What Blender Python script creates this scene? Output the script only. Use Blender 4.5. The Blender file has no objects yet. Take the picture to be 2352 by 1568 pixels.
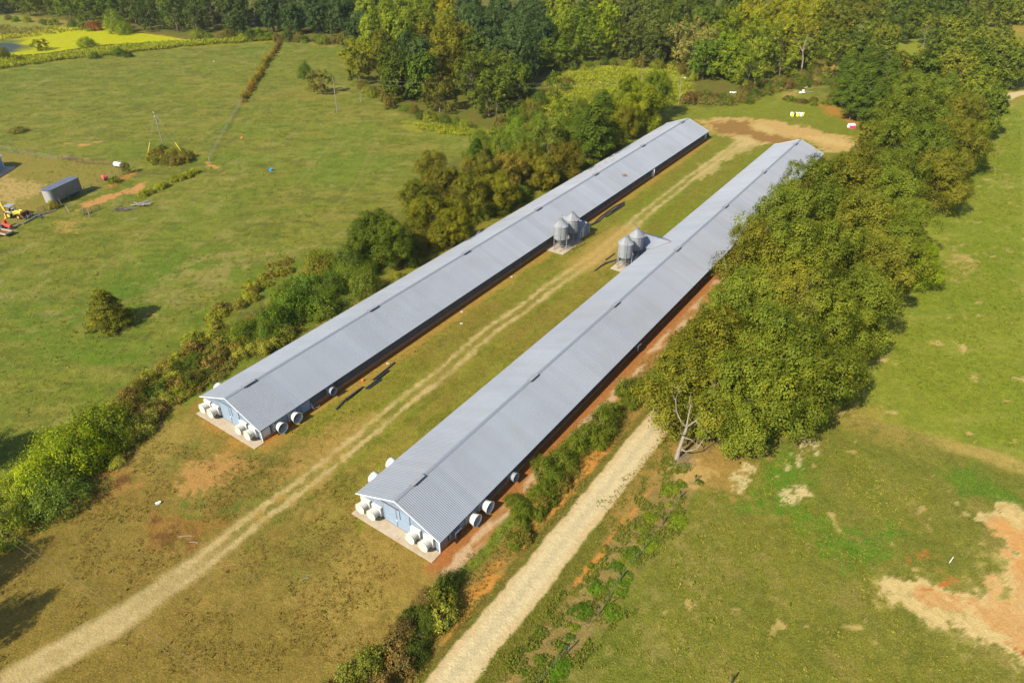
import bpy, bmesh, math, random
import numpy as np
from mathutils import Vector, Matrix
random.seed(7); RNG = np.random.default_rng(7)
scene = bpy.context.scene
COL = scene.collection

# ---------------------------------------------------------------- camera, sky, sun, exposure
CAM_H, FPX, PITCH = 65.0, 1631.0, math.radians(33.973)
cam_d = bpy.data.cameras.new('camera'); cam = bpy.data.objects.new('camera', cam_d); COL.objects.link(cam)
cam.location = (0, 0, CAM_H); cam.rotation_euler = (math.pi/2 - PITCH, 0, 0)
cam_d.sensor_width = 36; cam_d.lens = 36*FPX/2352; cam_d.clip_start = 1; cam_d.clip_end = 9000
scene.camera = cam
SUN_EL, SUN_AZ = math.radians(41), math.radians(48)      # shadows fall towards this compass angle (from +X)
sun_d = bpy.data.lights.new('sun', 'SUN'); sun = bpy.data.objects.new('sun', sun_d); COL.objects.link(sun)
sun_d.energy = 4.6; sun_d.angle = math.radians(0.53); sun_d.color = (1.0, 0.92, 0.76)
ldir = Vector((math.cos(SUN_AZ)*math.cos(SUN_EL), math.sin(SUN_AZ)*math.cos(SUN_EL), -math.sin(SUN_EL)))
sun.rotation_euler = ldir.to_track_quat('-Z', 'Y').to_euler(); sun.location = (-60, -60, 120)
world = bpy.data.worlds.new('World'); scene.world = world; world.use_nodes = True
wn = world.node_tree; wn.nodes.clear()
sky = wn.nodes.new('ShaderNodeTexSky'); sky.sky_type = 'NISHITA'; sky.sun_disc = False
sky.sun_elevation = SUN_EL; sky.sun_rotation = math.radians(90) - (SUN_AZ + math.pi)
bgn = wn.nodes.new('ShaderNodeBackground'); bgn.inputs[1].default_value = 0.10
wo = wn.nodes.new('ShaderNodeOutputWorld')
wn.links.new(sky.outputs[0], bgn.inputs[0]); wn.links.new(bgn.outputs[0], wo.inputs[0])
scene.view_settings.view_transform = 'Standard'; scene.view_settings.look = 'None'
scene.view_settings.exposure = 1.20; scene.view_settings.gamma = 1.0; scene.view_settings.use_curve_mapping = False

# ---------------------------------------------------------------- survey: points of the place read off the photograph (2352 x 1568 view)
def G(x, y, z=0.0):
    a = (x-1176.)/FPX; b = -(y-784.)/FPX
    d = Vector((a, math.cos(PITCH)+b*math.sin(PITCH), -math.sin(PITCH)+b*math.cos(PITCH)))
    return Vector((0, 0, CAM_H)) + d*((z-CAM_H)/d[2])
def GN(pts, z=0.0): return np.array([G(x, y, z)[:2] for x, y in pts])
BA = math.radians(55.0)
DU = np.array([math.cos(BA), math.sin(BA)]); DV = np.array([math.sin(BA), -math.cos(BA)])
OA = np.array([-38.7, 75.8]); OB = np.array([-13.13, 57.13])
def HB(u, v, z=0.0, o=OB): p = o + DU*u + DV*v; return Vector((p[0], p[1], z))

# ---------------------------------------------------------------- colours and materials
def s2l(c): c = c/255.; return c/12.92 if c <= .04045 else ((c+.055)/1.055)**2.4
EXPF = 2.35
def C3(r, g, b, k=1.0): return (s2l(r)/EXPF*k, s2l(g)/EXPF*k, s2l(b)/EXPF*k*.78)
def nd(t, ty, **kw):
    n = t.nodes.new(ty)
    for k, v in kw.items():
        if k.startswith('i_'): n.inputs[k[2:].replace('_', ' ')].default_value = v
        else: setattr(n, k, v)
    return n
def M(name, col, rough=.6, metal=0., var=.18, scale=3., bump=0., bscale=None, dirt=None, dirt_amt=.0, objcol=False, spec=.4, world=False):
    m = bpy.data.materials.new(name); m.use_nodes = True; t = m.node_tree; L = t.links
    p = t.nodes['Principled BSDF']; p.inputs['Roughness'].default_value = rough; p.inputs['Metallic'].default_value = metal
    p.inputs['Specular IOR Level'].default_value = spec
    tc = nd(t, 'ShaderNodeTexCoord'); n1 = nd(t, 'ShaderNodeTexNoise', i_Scale=scale, i_Detail=5.0, i_Roughness=.6)
    if world:
        gp = nd(t, 'ShaderNodeNewGeometry'); vec = gp.outputs['Position']
    else: vec = tc.outputs['Object']
    L.new(vec, n1.inputs['Vector'])
    mr = nd(t, 'ShaderNodeMapRange'); mr.inputs[1].default_value = .25; mr.inputs[2].default_value = .75
    mr.inputs[3].default_value = 1-var; mr.inputs[4].default_value = 1+var; L.new(n1.outputs[0], mr.inputs[0])
    mx = nd(t, 'ShaderNodeMix', data_type='RGBA', blend_type='MULTIPLY'); mx.inputs[0].default_value = 1
    if objcol:
        oi = nd(t, 'ShaderNodeObjectInfo'); m2 = nd(t, 'ShaderNodeMix', data_type='RGBA', blend_type='MULTIPLY'); m2.inputs[0].default_value = 1
        m2.inputs[6].default_value = (*col, 1); L.new(oi.outputs['Color'], m2.inputs[7]); L.new(m2.outputs[2], mx.inputs[6])
    else: mx.inputs[6].default_value = (*col, 1)
    L.new(mr.outputs[0], mx.inputs[7]); out = mx.outputs[2]
    if dirt:
        n2 = nd(t, 'ShaderNodeTexNoise', i_Scale=scale*.35, i_Detail=8.0, i_Roughness=.7); L.new(vec, n2.inputs['Vector'])
        r2 = nd(t, 'ShaderNodeMapRange'); r2.inputs[1].default_value = .5; r2.inputs[2].default_value = .7; r2.inputs[4].default_value = dirt_amt
        L.new(n2.outputs[0], r2.inputs[0]); m3 = nd(t, 'ShaderNodeMix', data_type='RGBA'); L.new(r2.outputs[0], m3.inputs[0])
        L.new(out, m3.inputs[6]); m3.inputs[7].default_value = (*dirt, 1); out = m3.outputs[2]
    L.new(out, p.inputs['Base Color'])
    if bump:
        b = nd(t, 'ShaderNodeBump', i_Strength=bump, i_Distance=.05); n3 = nd(t, 'ShaderNodeTexNoise', i_Scale=bscale or scale*4, i_Detail=4.0)
        L.new(tc.outputs['Object'], n3.inputs['Vector']); L.new(n3.outputs[0], b.inputs['Height']); L.new(b.outputs[0], p.inputs['Normal'])
    return m
MT = {}
MT['roof'] = M('galvanised_roof_metal', (.175,.191,.22), .65, .0, .06, .16, dirt=(.125,.12,.115), dirt_amt=.32, objcol=True, spec=.15, world=True)
MT['ridge'] = M('ridge_cap_metal', (.15,.165,.195), .6, .0, .06, 2, spec=.2)
MT['galv'] = M('galvanised_steel', (.185,.195,.21), .62, .0, .10, 2.2, dirt=(.16,.15,.13), dirt_amt=.3, spec=.25)
MT['galv2'] = M('dull_galvanised_steel', (.14,.147,.155), .5, .15, .2, 2.)
MT['blue'] = M('pale_blue_siding', (.165,.215,.285), .6, 0, .12, 1.2, dirt=(.2,.19,.18), dirt_amt=.35)
MT['blue2'] = M('pale_blue_door_paint', (.17,.225,.30), .5, 0, .1, 1.4, dirt=(.2,.2,.22), dirt_amt=.3)
MT['white'] = M('white_trim_paint', (.50,.50,.49), .5, 0, .08, 2, dirt=(.35,.27,.18), dirt_amt=.25)
MT['fibre'] = M('white_fibreglass', (.46,.45,.41), .45, 0, .1, 3, dirt=(.33,.27,.18), dirt_amt=.45)
MT['cream'] = M('cream_plastic_shutter', (.50,.44,.32), .5, 0, .1, 4, dirt=(.4,.3,.16), dirt_amt=.4)
MT['curtain'] = M('dark_grey_curtain', (.055,.058,.066), .7, 0, .25, 1.2)
MT['dark'] = M('black_opening', (.012,.012,.014), .7)
MT['kick'] = M('mud_stained_board', (.24,.12,.05), .85, 0, .3, 1.5)
MT['conc'] = M('weathered_concrete', (.29,.24,.17), .85, 0, .14, 1.1, .25, 30, dirt=(.26,.16,.08), dirt_amt=.75)
MT['rust'] = M('rusty_steel', (.11,.045,.025), .8, .1, .4, 5)
MT['pipe'] = M('black_plastic_pipe', (.022,.022,.025), .5, 0, .2, 4)
MT['wood'] = M('grey_weathered_wood', (.17,.15,.125), .85, 0, .3, 6, .3)
MT['wood2'] = M('dark_post_wood', (.09,.075,.06), .85, 0, .3, 6, .3)
MT['bark'] = M('tree_bark', (.11,.085,.06), .9, 0, .35, 5, .4)
MT['deadbark'] = M('bleached_dead_wood', (.19,.155,.12), .85, 0, .3, 5, .3)
MT['yellow'] = M('yellow_machine_paint', (.62,.40,.02), .4, 0, .12, 3, dirt=(.2,.14,.06), dirt_amt=.5)
MT['red'] = M('red_machine_paint', (.50,.035,.015), .4, 0, .15, 3)
MT['tyre'] = M('black_tyre_rubber', (.022,.021,.02), .8)
MT['trailer_top'] = M('blue_grey_trailer_roof', (.075,.085,.115), .5, .1, .15, 1)
MT['trailer_side'] = M('dull_aluminium_trailer_side', (.16,.155,.15), .45, .4, .15, 1, dirt=(.12,.08,.05), dirt_amt=.4)
MT['trailer_nose'] = M('bright_aluminium_trailer_nose', (.50,.50,.47), .35, .1, .1, 2)
MT['tank'] = M('white_tank_paint', (.5,.48,.44), .5, 0, .15, 3, dirt=(.25,.12,.07), dirt_amt=.6)
MT['redtank'] = M('faded_red_paint', (.36,.07,.045), .6, 0, .2, 3)
MT['bluep'] = M('bright_blue_plastic', (.03,.28,.62), .4)
MT['orangep'] = M('orange_plastic', (.6,.2,.08), .5)
MT['yellowp'] = M('yellow_guard_plastic', (.65,.58,.03), .45)
MT['pink'] = M('magenta_plastic', (.62,.03,.17), .5)
MT['whitep'] = M('white_plastic', (.62,.62,.6), .45)
MT['fire'] = M('orange_flagging', (.75,.13,.01), .6)
MT['wire'] = M('fence_wire', (.22,.22,.21), .5, .3)
MT['cable'] = M('power_cable', (.16,.15,.13), .6)
MT['glass'] = M('dark_window_glass', (.02,.03,.05), .15, 0, .05, 1)

# ---------------------------------------------------------------- object helpers
def tag(o, label=None, cat=None, group=None, kind=None):
    if label: o['label'] = label
    if cat: o['category'] = cat
    if group: o['group'] = group
    if kind: o['kind'] = kind
    return o
def empty(name, loc=(0,0,0), rz=0., label=None, cat=None, group=None):
    o = bpy.data.objects.new(name, None); COL.objects.link(o); o.location = loc; o.rotation_euler = (0, 0, rz); o.empty_display_size = .5
    return tag(o, label, cat, group)
def link(name, me, parent=None, loc=None, rot=None, scale=None):
    o = bpy.data.objects.new(name, me); COL.objects.link(o)
    if parent: o.parent = parent
    if loc is not None: o.location = loc
    if rot is not None: o.rotation_euler = rot
    if scale is not None: o.scale = scale
    return o
def copy_tree(o, parent=None):
    c = o.copy(); COL.objects.link(c); c.parent = parent
    for ch in list(o.children): copy_tree(ch, c)
    return c
class MB:
    """collects simple solids, then links them as one mesh"""
    def __init__(s): s.bm = bmesh.new()
    def box(s, c, d, rz=0., ry=0., rx=0., bevel=0.):
        m = Matrix.Translation(c) @ Matrix.Rotation(rz, 4, 'Z') @ Matrix.Rotation(ry, 4, 'Y') @ Matrix.Rotation(rx, 4, 'X') @ Matrix.Diagonal((*d, 1))
        r = bmesh.ops.create_cube(s.bm, size=1, matrix=m)
        if bevel:
            es = list({e for v in r['verts'] for e in v.link_edges})
            bmesh.ops.bevel(s.bm, geom=es, offset=bevel, segments=1, affect='EDGES')
        return s
    def poly(s, pts):
        s.bm.faces.new([s.bm.verts.new(p) for p in pts]); return s
    def prism(s, pts, vec):
        a = [s.bm.verts.new(p) for p in pts]; v = Vector(vec); b = [s.bm.verts.new(Vector(p)+v) for p in pts]
        s.bm.faces.new(a); s.bm.faces.new(b[::-1]); n = len(a)
        for i in range(n): s.bm.faces.new((a[i], b[i], b[(i+1) % n], a[(i+1) % n]))
        return s
    def tube(s, pts, rad, seg=6, cap=True):
        pts = [Vector(p) for p in pts]; rad = rad if hasattr(rad, '__len__') else [rad]*len(pts); rings = []
        for i, p in enumerate(pts):
            d = (pts[min(i+1, len(pts)-1)] - pts[max(i-1, 0)]).normalized()
            a = d.cross(Vector((0,0,1)) if abs(d.z) < .95 else Vector((1,0,0))).normalized(); b = d.cross(a)
            rings.append([s.bm.verts.new(p + (a*math.cos(t)+b*math.sin(t))*rad[i]) for t in [2*math.pi*k/seg for k in range(seg)]])
        for r0, r1 in zip(rings, rings[1:]):
            for k in range(seg): s.bm.faces.new((r0[k], r0[(k+1) % seg], r1[(k+1) % seg], r1[k]))
        if cap: s.bm.faces.new(rings[0][::-1]); s.bm.faces.new(rings[-1])
        return s
    def lathe(s, prof, seg=24, axis='Z', origin=(0,0,0), closed=False):
        o = Vector(origin); rings = []
        for r, h in prof:
            ring = []
            for k in range(seg):
                t = 2*math.pi*k/seg; c_, s_ = r*math.cos(t), r*math.sin(t)
                p = (c_, s_, h) if axis == 'Z' else ((h, c_, s_) if axis == 'X' else (c_, h, s_))
                ring.append(s.bm.verts.new(o + Vector(p)))
            rings.append(ring)
        for r0, r1 in zip(rings, rings[1:]):
            for k in range(seg): s.bm.faces.new((r0[k], r0[(k+1) % seg], r1[(k+1) % seg], r1[k]))
        if closed: s.bm.faces.new(rings[0][::-1]); s.bm.faces.new(rings[-1])
        return s
    def mesh(s, name, mat, smooth=False, thick=0.):
        if thick:
            bmesh.ops.solidify(s.bm, geom=s.bm.faces[:], thickness=thick)
        bmesh.ops.recalc_face_normals(s.bm, faces=s.bm.faces[:])
        me = bpy.data.meshes.new(name); s.bm.to_mesh(me); s.bm.free()
        for m in (mat if isinstance(mat, (list, tuple)) else [mat]): me.materials.append(m)
        if smooth:
            for p in me.polygons: p.use_smooth = True
            try: me.set_sharp_from_angle(angle=math.radians(40))
            except Exception: pass
        return me
    def build(s, name, mat, parent=None, smooth=False, loc=None, rot=None, thick=0.):
        return link(name, s.mesh(name, mat, smooth, thick), parent, loc, rot)

# ---------------------------------------------------------------- value noise in numpy
def _h(ix, iy, seed):
    n = (ix.astype(np.int64)*374761393 + iy.astype(np.int64)*668265263 + seed*1442695041) & 0xffffffff
    n = ((n ^ (n >> 13))*1274126177) & 0xffffffff
    return ((n ^ (n >> 16)) & 0xffff)/65535.
def vn(x, y, sc, seed=0):
    x = x/sc; y = y/sc; ix = np.floor(x); iy = np.floor(y); fx = x-ix; fy = y-iy
    fx = fx*fx*(3-2*fx); fy = fy*fy*(3-2*fy)
    a = _h(ix, iy, seed); b = _h(ix+1, iy, seed); c = _h(ix, iy+1, seed); d = _h(ix+1, iy+1, seed)
    return (a*(1-fx)+b*fx)*(1-fy) + (c*(1-fx)+d*fx)*fy
def fbm(x, y, sc, seed=0, oc=4, g=.55):
    t = 0; a = 1.; w = 0
    for i in range(oc):
        t = t + a*vn(x+i*17.3, y-i*9.1, sc/2**i, seed+i*13); w += a; a *= g
    return t/w
def sstep(a, b, x): t = np.clip((x-a)/(b-a), 0, 1); return t*t*(3-2*t)
def sdf_poly(P, V):
    n = len(V); d = np.full(len(P), 1e9); ins = np.zeros(len(P), bool)
    for i in range(n):
        a, b = V[i], V[(i+1) % n]; e = b-a; w = P-a
        t = np.clip((w@e)/(e@e), 0, 1); q = w-t[:, None]*e; d = np.minimum(d, (q*q).sum(1))
        c = (a[1] > P[:,1]) != (b[1] > P[:,1])
        if e[1] != 0: ins ^= c & (P[:,0] < e[0]*(P[:,1]-a[1])/e[1]+a[0])
    d = np.sqrt(d); return np.where(ins, -d, d)
def dist_line(P, V):
    d = np.full(len(P), 1e9)
    for a, b in zip(V, V[1:]):
        e = b-a; w = P-a; t = np.clip((w@e)/(e@e), 0, 1); q = w-t[:, None]*e; d = np.minimum(d, (q*q).sum(1))
    return np.sqrt(d)
def inside(p, V): return sdf_poly(np.array([p]), V)[0] < 0

# ================================================================ GROUND
def relief(x, y):
    """gentle unevenness plus the shallow bank between the second poultry house and the gravel road"""
    P = np.stack([x, y], -1); v = (P-OB)@DV; u = (P-OB)@DU
    z = (fbm(x, y, 45, 5, 3)-.5)*.5
    bank = -.55*np.exp(-((v-12.6)/1.5)**2)*sstep(-22, -8, u)*(1-sstep(60, 75, u))
    ditch = -.35*np.exp(-((v-21.0)/1.3)**2)*(1-sstep(50, 60, u))
    flat = np.zeros_like(x)
    for o in (OA, OB):
        uu = (P-o)@DU; vv = (P-o)@DV
        flat = np.maximum(flat, (1-sstep(9, 14, np.abs(vv)))*(1-sstep(82, 90, np.abs(uu-77))))
    z = z*(1-flat)
    return z + (bank+ditch)*(1-flat*(np.abs((P-OB)@DV) < 10))
def gz(x, y): return float(relief(np.array([float(x)]), np.array([float(y)]))[0])
def GZ(x, y):
    p = G(x, y)
    for _ in range(2): p = G(x, y, gz(p.x, p.y))
    return p

LANE = GN([(30,1560),(110,1512),(160,1489),(250,1439),(343,1372),(440,1309),(517,1249),(600,1179),(683,1122),(767,1055),(860,978),(940,912),(1011,860),(1130,755),(1200,710),(1267,656),(1360,595),(1434,536),(1470,501),(1590,405),(1655,359),(1705,322)])
ROADL = np.array([OB+DU*u+DV*v for u, v in [(-60,16.9),(-11,16.66),(4,16.8),(27,16.66),(39,16.6),(70,17.5),(100,19),(130,23),(150,28)]])
ROADL = np.vstack([ROADL, GN([(2180,330),(2260,250),(2330,217),(2420,205)])])

def build_ground():
    ys = [-600., -250., -90., -30., 0., 14.]; y = 24.
    while y < 455: ys.append(y); y += max(.28, y*.0052)
    ys += [470, 500, 560, 650, 800, 1100, 1600, 2600, 4500, 7000]
    us = list(np.linspace(-1.1, 1.1, 560)); us = [-40,-12,-5,-3,-2,-1.5,-1.25,-1.15]+us+[1.15,1.25,1.5,2,3,5,12,40]
    ys = np.array(ys); us = np.array(us)
    hw = np.maximum(ys, 40)
    X = us[None, :]*(hw[:, None]*.88+14); Y = np.repeat(ys[:, None], len(us), 1)
    x = X.ravel(); y = Y.ravel(); P = np.stack([x, y], -1); N = len(x)
    z = relief(x, y)
    uA, vA = (P-OA)@DU, (P-OA)@DV; uB, vB = (P-OB)@DU, (P-OB)@DV
    n1 = fbm(x, y, 14, 1, 5, .6); n2 = fbm(x, y, 4, 2, 4, .6); n3 = fbm(x, y, 1.3, 3, 3, .7); n4 = fbm(x, y, 40, 4, 4); n5 = vn(x, y, .45, 9); n6 = fbm(x, y, 2.4, 21, 3, .7)
    # streaks that follow the mowing / driving direction of the farm
    ns = fbm(uA*.12, vA, 1.0, 31, 3, .6); nr = fbm(x*.25+y*.1, y-x*.1, 2.2, 33, 4, .6)
    col = np.zeros((N, 3)); veg = np.ones(N)
    def mixc(m, c, v=None):
        m = np.clip(m, 0, 1)
        col[:] = col*(1-m[:, None]) + np.array(c)[None, :]*m[:, None]
        if v is not None: veg[:] = veg*(1-m)+v*m
    def pm(pts, soft=1.5, warp=3., world=False, wn=None):
        V = pts if world else GN(pts); lo = V.min(0)-12; hi = V.max(0)+12
        sel = np.where((x > lo[0]) & (x < hi[0]) & (y > lo[1]) & (y < hi[1]))[0]; r = np.zeros(N)
        if len(sel):
            d = sdf_poly(P[sel], V) + ((n1 if wn is None else wn)[sel]-.5)*warp*2.2 + (n2[sel]-.5)*warp*1.6 + (n3[sel]-.5)*(soft*2.2+1.8) + (n6[sel]-.5)*(warp*1.2+1.6) + (n5[sel]-.5)*(.5+soft*.8)
            r[sel] = 1-sstep(-soft*.55, soft*.55, d)
        return r
    def lm(V, w, soft=.6, warp=1.):
        lo = V.min(0)-15; hi = V.max(0)+15; sel = np.where((x > lo[0]) & (x < hi[0]) & (y > lo[1]) & (y < hi[1]))[0]; r = np.zeros(N)
        d = dist_line(P[sel], V)+(n2[sel]-.5)*warp+(n3[sel]-.5)*soft; r[sel] = 1-sstep(w-soft, w+soft, d); return r
    # ---- pasture as the base
    mixc(np.ones(N), C3(136,139,50))
    mixc(sstep(.42,.62,nr)*.6, C3(154,144,72)); mixc(sstep(.52,.66,n1)*.45, C3(120,140,44)); mixc(sstep(.6,.72,n4)*.3, C3(112,136,40))
    mixc(sstep(.56,.66,n6)*.55, C3(92,108,34)); mixc(sstep(.50,.62,fbm(x*.35, y, 3.0, 23, 4, .65))*.45, C3(108,124,38)); mixc(sstep(.58,.66,fbm(x*.3, y*1.3, 1.6, 25, 3, .7))*.45, C3(96,98,40)); mixc(sstep(.64,.74,n2)*.5, C3(168,158,98)); mixc(sstep(.75,.82,n3)*.5, C3(150,160,50))
    # brighter grass low in the pasture near the hedge
    mixc(pm([(0,700),(400,560),(900,560),(960,360),(1040,360),(900,500),(700,640),(250,900),(0,1100)], 6, 8)*sstep(.40,.62,n1)*.6, C3(92,128,28))
    mixc(pm([(330,640),(520,560),(600,590),(470,680),(340,720)], 5, 5)*sstep(.4,.6,n6)*.7, C3(172,156,98))
    mixc(pm([(450,330),(760,250),(900,300),(900,420),(620,430)], 8, 6)*sstep(.45,.6,n1)*.4, C3(110,140,34))
    for tl in ([(512,398),(480,430),(400,480),(300,560),(200,640)], [(640,470),(700,400),(760,330),(800,260)], [(520,380),(600,350),(720,340),(850,330),(940,350)], [(900,250),(860,330),(820,420),(700,560),(560,690)], [(60,760),(180,720),(300,690),(420,640)]):
        mixc(lm(GN(tl), .35, .25, .8)*.45, C3(160,146,84)); mixc(lm(GN(tl)+np.array([1.6,.6]), .3, .25, .8)*.35, C3(150,140,78))
    # ---- farmyard side left of the corral
    mixc(pm([(-60,340),(120,362),(290,385),(305,395),(250,430),(195,440),(100,480),(60,500),(-60,560)], 1.2, .8), C3(150,138,66), .8)
    mixc(pm([(-60,400),(60,415),(80,440),(60,455),(20,470),(-60,470)], 2, 3)*.9, C3(196,168,112), .3)
    mixc(pm([(172,470),(200,462),(238,450),(280,440),(318,425),(328,424),(322,440),(275,452),(250,462),(215,476),(180,479)], .5, 1.0), C3(208,156,100), .1)
    mixc(pm([(255,420),(300,398),(316,388),(306,402),(280,415),(262,428)], .4, .8), C3(205,140,80), .1)
    mixc(pm([(470,368),(480,375),(505,385),(514,397),(510,399),(500,388),(482,380),(468,373)], .25, .4), C3(215,158,95), .1)
    for q in [(158,330,3),(190,334,4),(225,326,3),(200,333,3)]:
        c = G(q[0], q[1]); d = np.hypot(x-c.x, (y-c.y)*1.6); mixc((1-sstep(q[2]*.2, q[2]*.45, d+(n3-.5)*2)), C3(205,160,100), .2)
    mixc(pm([(130,512),(160,506),(176,515),(160,530),(135,528)], 1.5, 2)*.7, C3(196,160,90), .5)
    mixc(pm([(555,235),(640,205),(760,200),(800,225),(700,232)], 4, 5)*.3, C3(160,140,70), .7)
    # ---- pond banks and the far fields
    mixc(pm([(-80,10),(60,25),(240,60),(250,85),(120,72),(0,90),(-80,90)], 4, 3)*.9, C3(150,152,66), 1)
    mixc(pm([(60,40),(160,42),(250,62),(240,78),(180,62),(100,55)], 3, 4)*.6, C3(176,132,82), .4)
    mixc(pm([(-90,172),(60,150),(240,128),(420,108),(620,92),(650,88),(620,98),(450,108),(300,118),(140,130),(-90,150)], 2, 2), C3(148,142,44), 1)
    mixc(pm([(330,72),(420,84),(436,88),(420,92),(330,80)], 1.5, 2), C3(200,142,80), .3)
    mixc(pm([(640,92),(700,90),(790,100),(760,108),(700,98)], 2, 3)*.7, C3(170,140,78), .6)
    # ---- forest floor
    FL = [(-200,30),(60,36),(170,50),(240,72),(330,76),(430,92),(620,88),(790,100),(830,180),(850,215),(930,255),(1040,290),(1130,296),(1110,345),(1040,362),(985,400),(985,450),(900,520),(770,590),(600,705),(330,850),(120,1020),(-40,1170),(0,1190),(190,1090),(330,960),(460,880),(640,770),(800,670),(970,560),(1190,460),(1330,385),(1440,300),(1560,240),(1560,215),(1680,245),(1790,200),(1850,190),(1880,160),(2000,120),(2080,120),(2090,80),(2300,60),(2700,40),(2700,-300),(-400,-300)]
    mixc(pm(FL, 2, 3)*.9, C3(112,114,46), .9); mixc(pm(FL, 3, 3)*sstep(.5,.6,n2)*.5, C3(126,106,56), .6)
    # goldenrod clearings
    for pl in ([(1270,170),(1400,150),(1560,165),(1600,205),(1560,235),(1440,290),(1330,300),(1250,250)], [(1270,205),(1330,190),(1440,215),(1420,250),(1290,280)]):
        mixc(pm(pl, 3, 3), C3(168,170,48), 1)
    mixc(pm([(940,282),(1000,285),(1120,300),(1105,318),(1010,310),(950,295)], 2, 2)*.9, C3(160,160,50), 1)
    # ---- farm lawn round the houses
    farm = [(-170,1260),(0,1180),(190,1092),(330,985),(470,905),(660,790),(960,585),(1340,390),(1560,250),(1680,245),(1790,205),(1900,235),(2000,262),(2010,300),(1960,350),(1900,400),(1620,620),(1480,900),(1200,1200),(1010,1330),(860,1500),(780,1600),(700,1900),(-700,1900)]
    fm = pm(farm, 1., .6); mixc(fm, C3(142,138,46), 1)
    mixc(fm*sstep(.38,.62,ns)*.55, C3(122,132,36)); mixc(fm*sstep(.5,.66,fbm(uA*.04, vA, .55, 35, 2))*.35, C3(160,148,66)); mixc(fm*sstep(.54,.68,n2)*.45, C3(160,146,62)); mixc(fm*sstep(.52,.66,n1)*.45, C3(146,122,58))
    mixc(fm*sstep(.62,.7,n6)*.45, C3(104,112,34)); mixc(fm*sstep(.70,.78,vn(uA*.2,vA,.8,77))*.3, C3(150,150,60))
    far = fm*sstep(60, 100, uA)*.5; mixc(far, C3(126,142,36))
    # the worn, browner yard in front of the gables
    yard = pm([(-200,1240),(190,1092),(330,985),(470,940),(600,1020),(700,1000),(760,1050),(700,1150),(820,1180),(1010,1290),(1000,1350),(860,1500),(780,1600),(700,1900),(-700,1900)], 5, 4)
    mixc(yard*.92, C3(170,142,80), .8); mixc(yard*sstep(.42,.60,n1)*.55, C3(148,128,62)); mixc(yard*sstep(.52,.66,n6)*.7, C3(180,146,84), .6)
    mixc(yard*sstep(.60,.70,n2)*.4, C3(132,110,56)); mixc(yard*sstep(.66,.76,n3)*.5, C3(104,104,42)); mixc(yard*sstep(.55,.7,n4)*.5, C3(128,112,44))
    mixc(pm([(330,990),(440,945),(560,1000),(600,1060),(560,1120),(480,1190),(400,1180),(380,1120),(300,1110),(290,1040)], 3, 3)*.6, C3(160,140,72), .8)
    mixc(pm([(395,1110),(420,1060),(520,1040),(590,1050),(590,1080),(520,1110),(470,1145),(410,1140)], .7, 2.2)*.9, C3(196,150,92), .3)
    mixc(pm([(470,950),(500,960),(590,1010),(600,1030),(540,1040),(480,1000)], 1.2, 2)*.7, C3(190,138,72), .4)
    mixc(pm([(400,1190),(420,1150),(480,1180),(540,1120),(600,1090),(590,1130),(500,1200),(420,1200)], 1.0, 2.5)*.6, C3(104,120,44))
    mixc(pm([(330,1180),(350,1150),(400,1190),(520,1195),(440,1260),(350,1270)], 1.2, 3.)*.8, C3(160,116,62), .6)
    mixc(pm([(200,1050),(250,1020),(290,1060),(300,1130),(260,1130),(210,1110)], 1.5, 3.)*.7, C3(166,122,72), .6)
    mixc(pm([(270,1020),(300,1000),(300,1100),(285,1130)], .6, 2.)*.6*sstep(.4,.6,n3), C3(96,62,34), .4)
    mixc(pm([(560,1030),(700,1010),(720,1040),(600,1100),(540,1120)], 2, 2)*.5, C3(112,116,44))
    mixc(pm([(700,1330),(850,1180),(900,1230),(760,1400),(620,1480)], 5, 4)*.5, C3(180,152,86), .8)
    mixc(pm([(730,1080),(830,1060),(800,1200),(700,1330),(560,1320),(640,1200)], 4, 3)*.5, C3(118,122,44))
    mixc(pm([(640,1080),(700,1010),(820,960),(860,980),(800,1050),(700,1140),(620,1170)], 2, 3)*.75, C3(186,152,88), .4)
    mixc(pm([(820,1040),(900,1000),(960,1080),(860,1200),(780,1180)], 3, 4)*.45, C3(168,150,70))
    mixc(pm([(840,1240),(980,1300),(980,1380),(900,1400),(800,1400)], 4, 4)*.5, C3(184,158,84), .8)
    mixc(pm([(320,1010),(430,960),(450,1000),(370,1060),(330,1080)], 2, 2)*.55, C3(176,154,82), .8)
    mixc(pm([(385,1075),(430,1020),(500,1000),(520,1020),(440,1050),(400,1100)], 1.2, 2)*.5, C3(112,120,46), 1)
    mixc(pm([(440,1140),(520,1160),(560,1150),(520,1185),(450,1175)], 1, 2)*.6, C3(104,124,44), 1)
    mixc(pm([(60,1140),(200,1095),(300,1100),(290,1150),(150,1180),(40,1200)], 2, 3)*.5, C3(184,140,80), .5)
    mixc(pm([(500,1220),(640,1100),(720,1060),(740,1080),(640,1190),(540,1260)], 1.5, 3)*sstep(.4,.55,n6)*.6, C3(110,120,44), 1)
    mixc(pm([(345,1170),(380,1160),(400,1210),(480,1240),(470,1270),(400,1260),(350,1230)], .8, 3)*sstep(.38,.55,n3)*.8, C3(112,78,44), .3)
    mixc(pm([(225,1080),(250,1050),(300,1080),(330,1180),(300,1180),(270,1110)], .8, 3)*sstep(.42,.58,n3)*.7, C3(118,82,46), .3)
    mixc(pm([(1580,400),(1650,350),(1700,320),(1750,335),(1680,365),(1610,420)], .8, 1.5)*.7, C3(212,188,136), .1)
    mixc(pm([(960,1180),(1010,1290),(1000,1330),(920,1340),(820,1180)], 1.5, 2)*.5, C3(160,130,66), .6)
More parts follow.
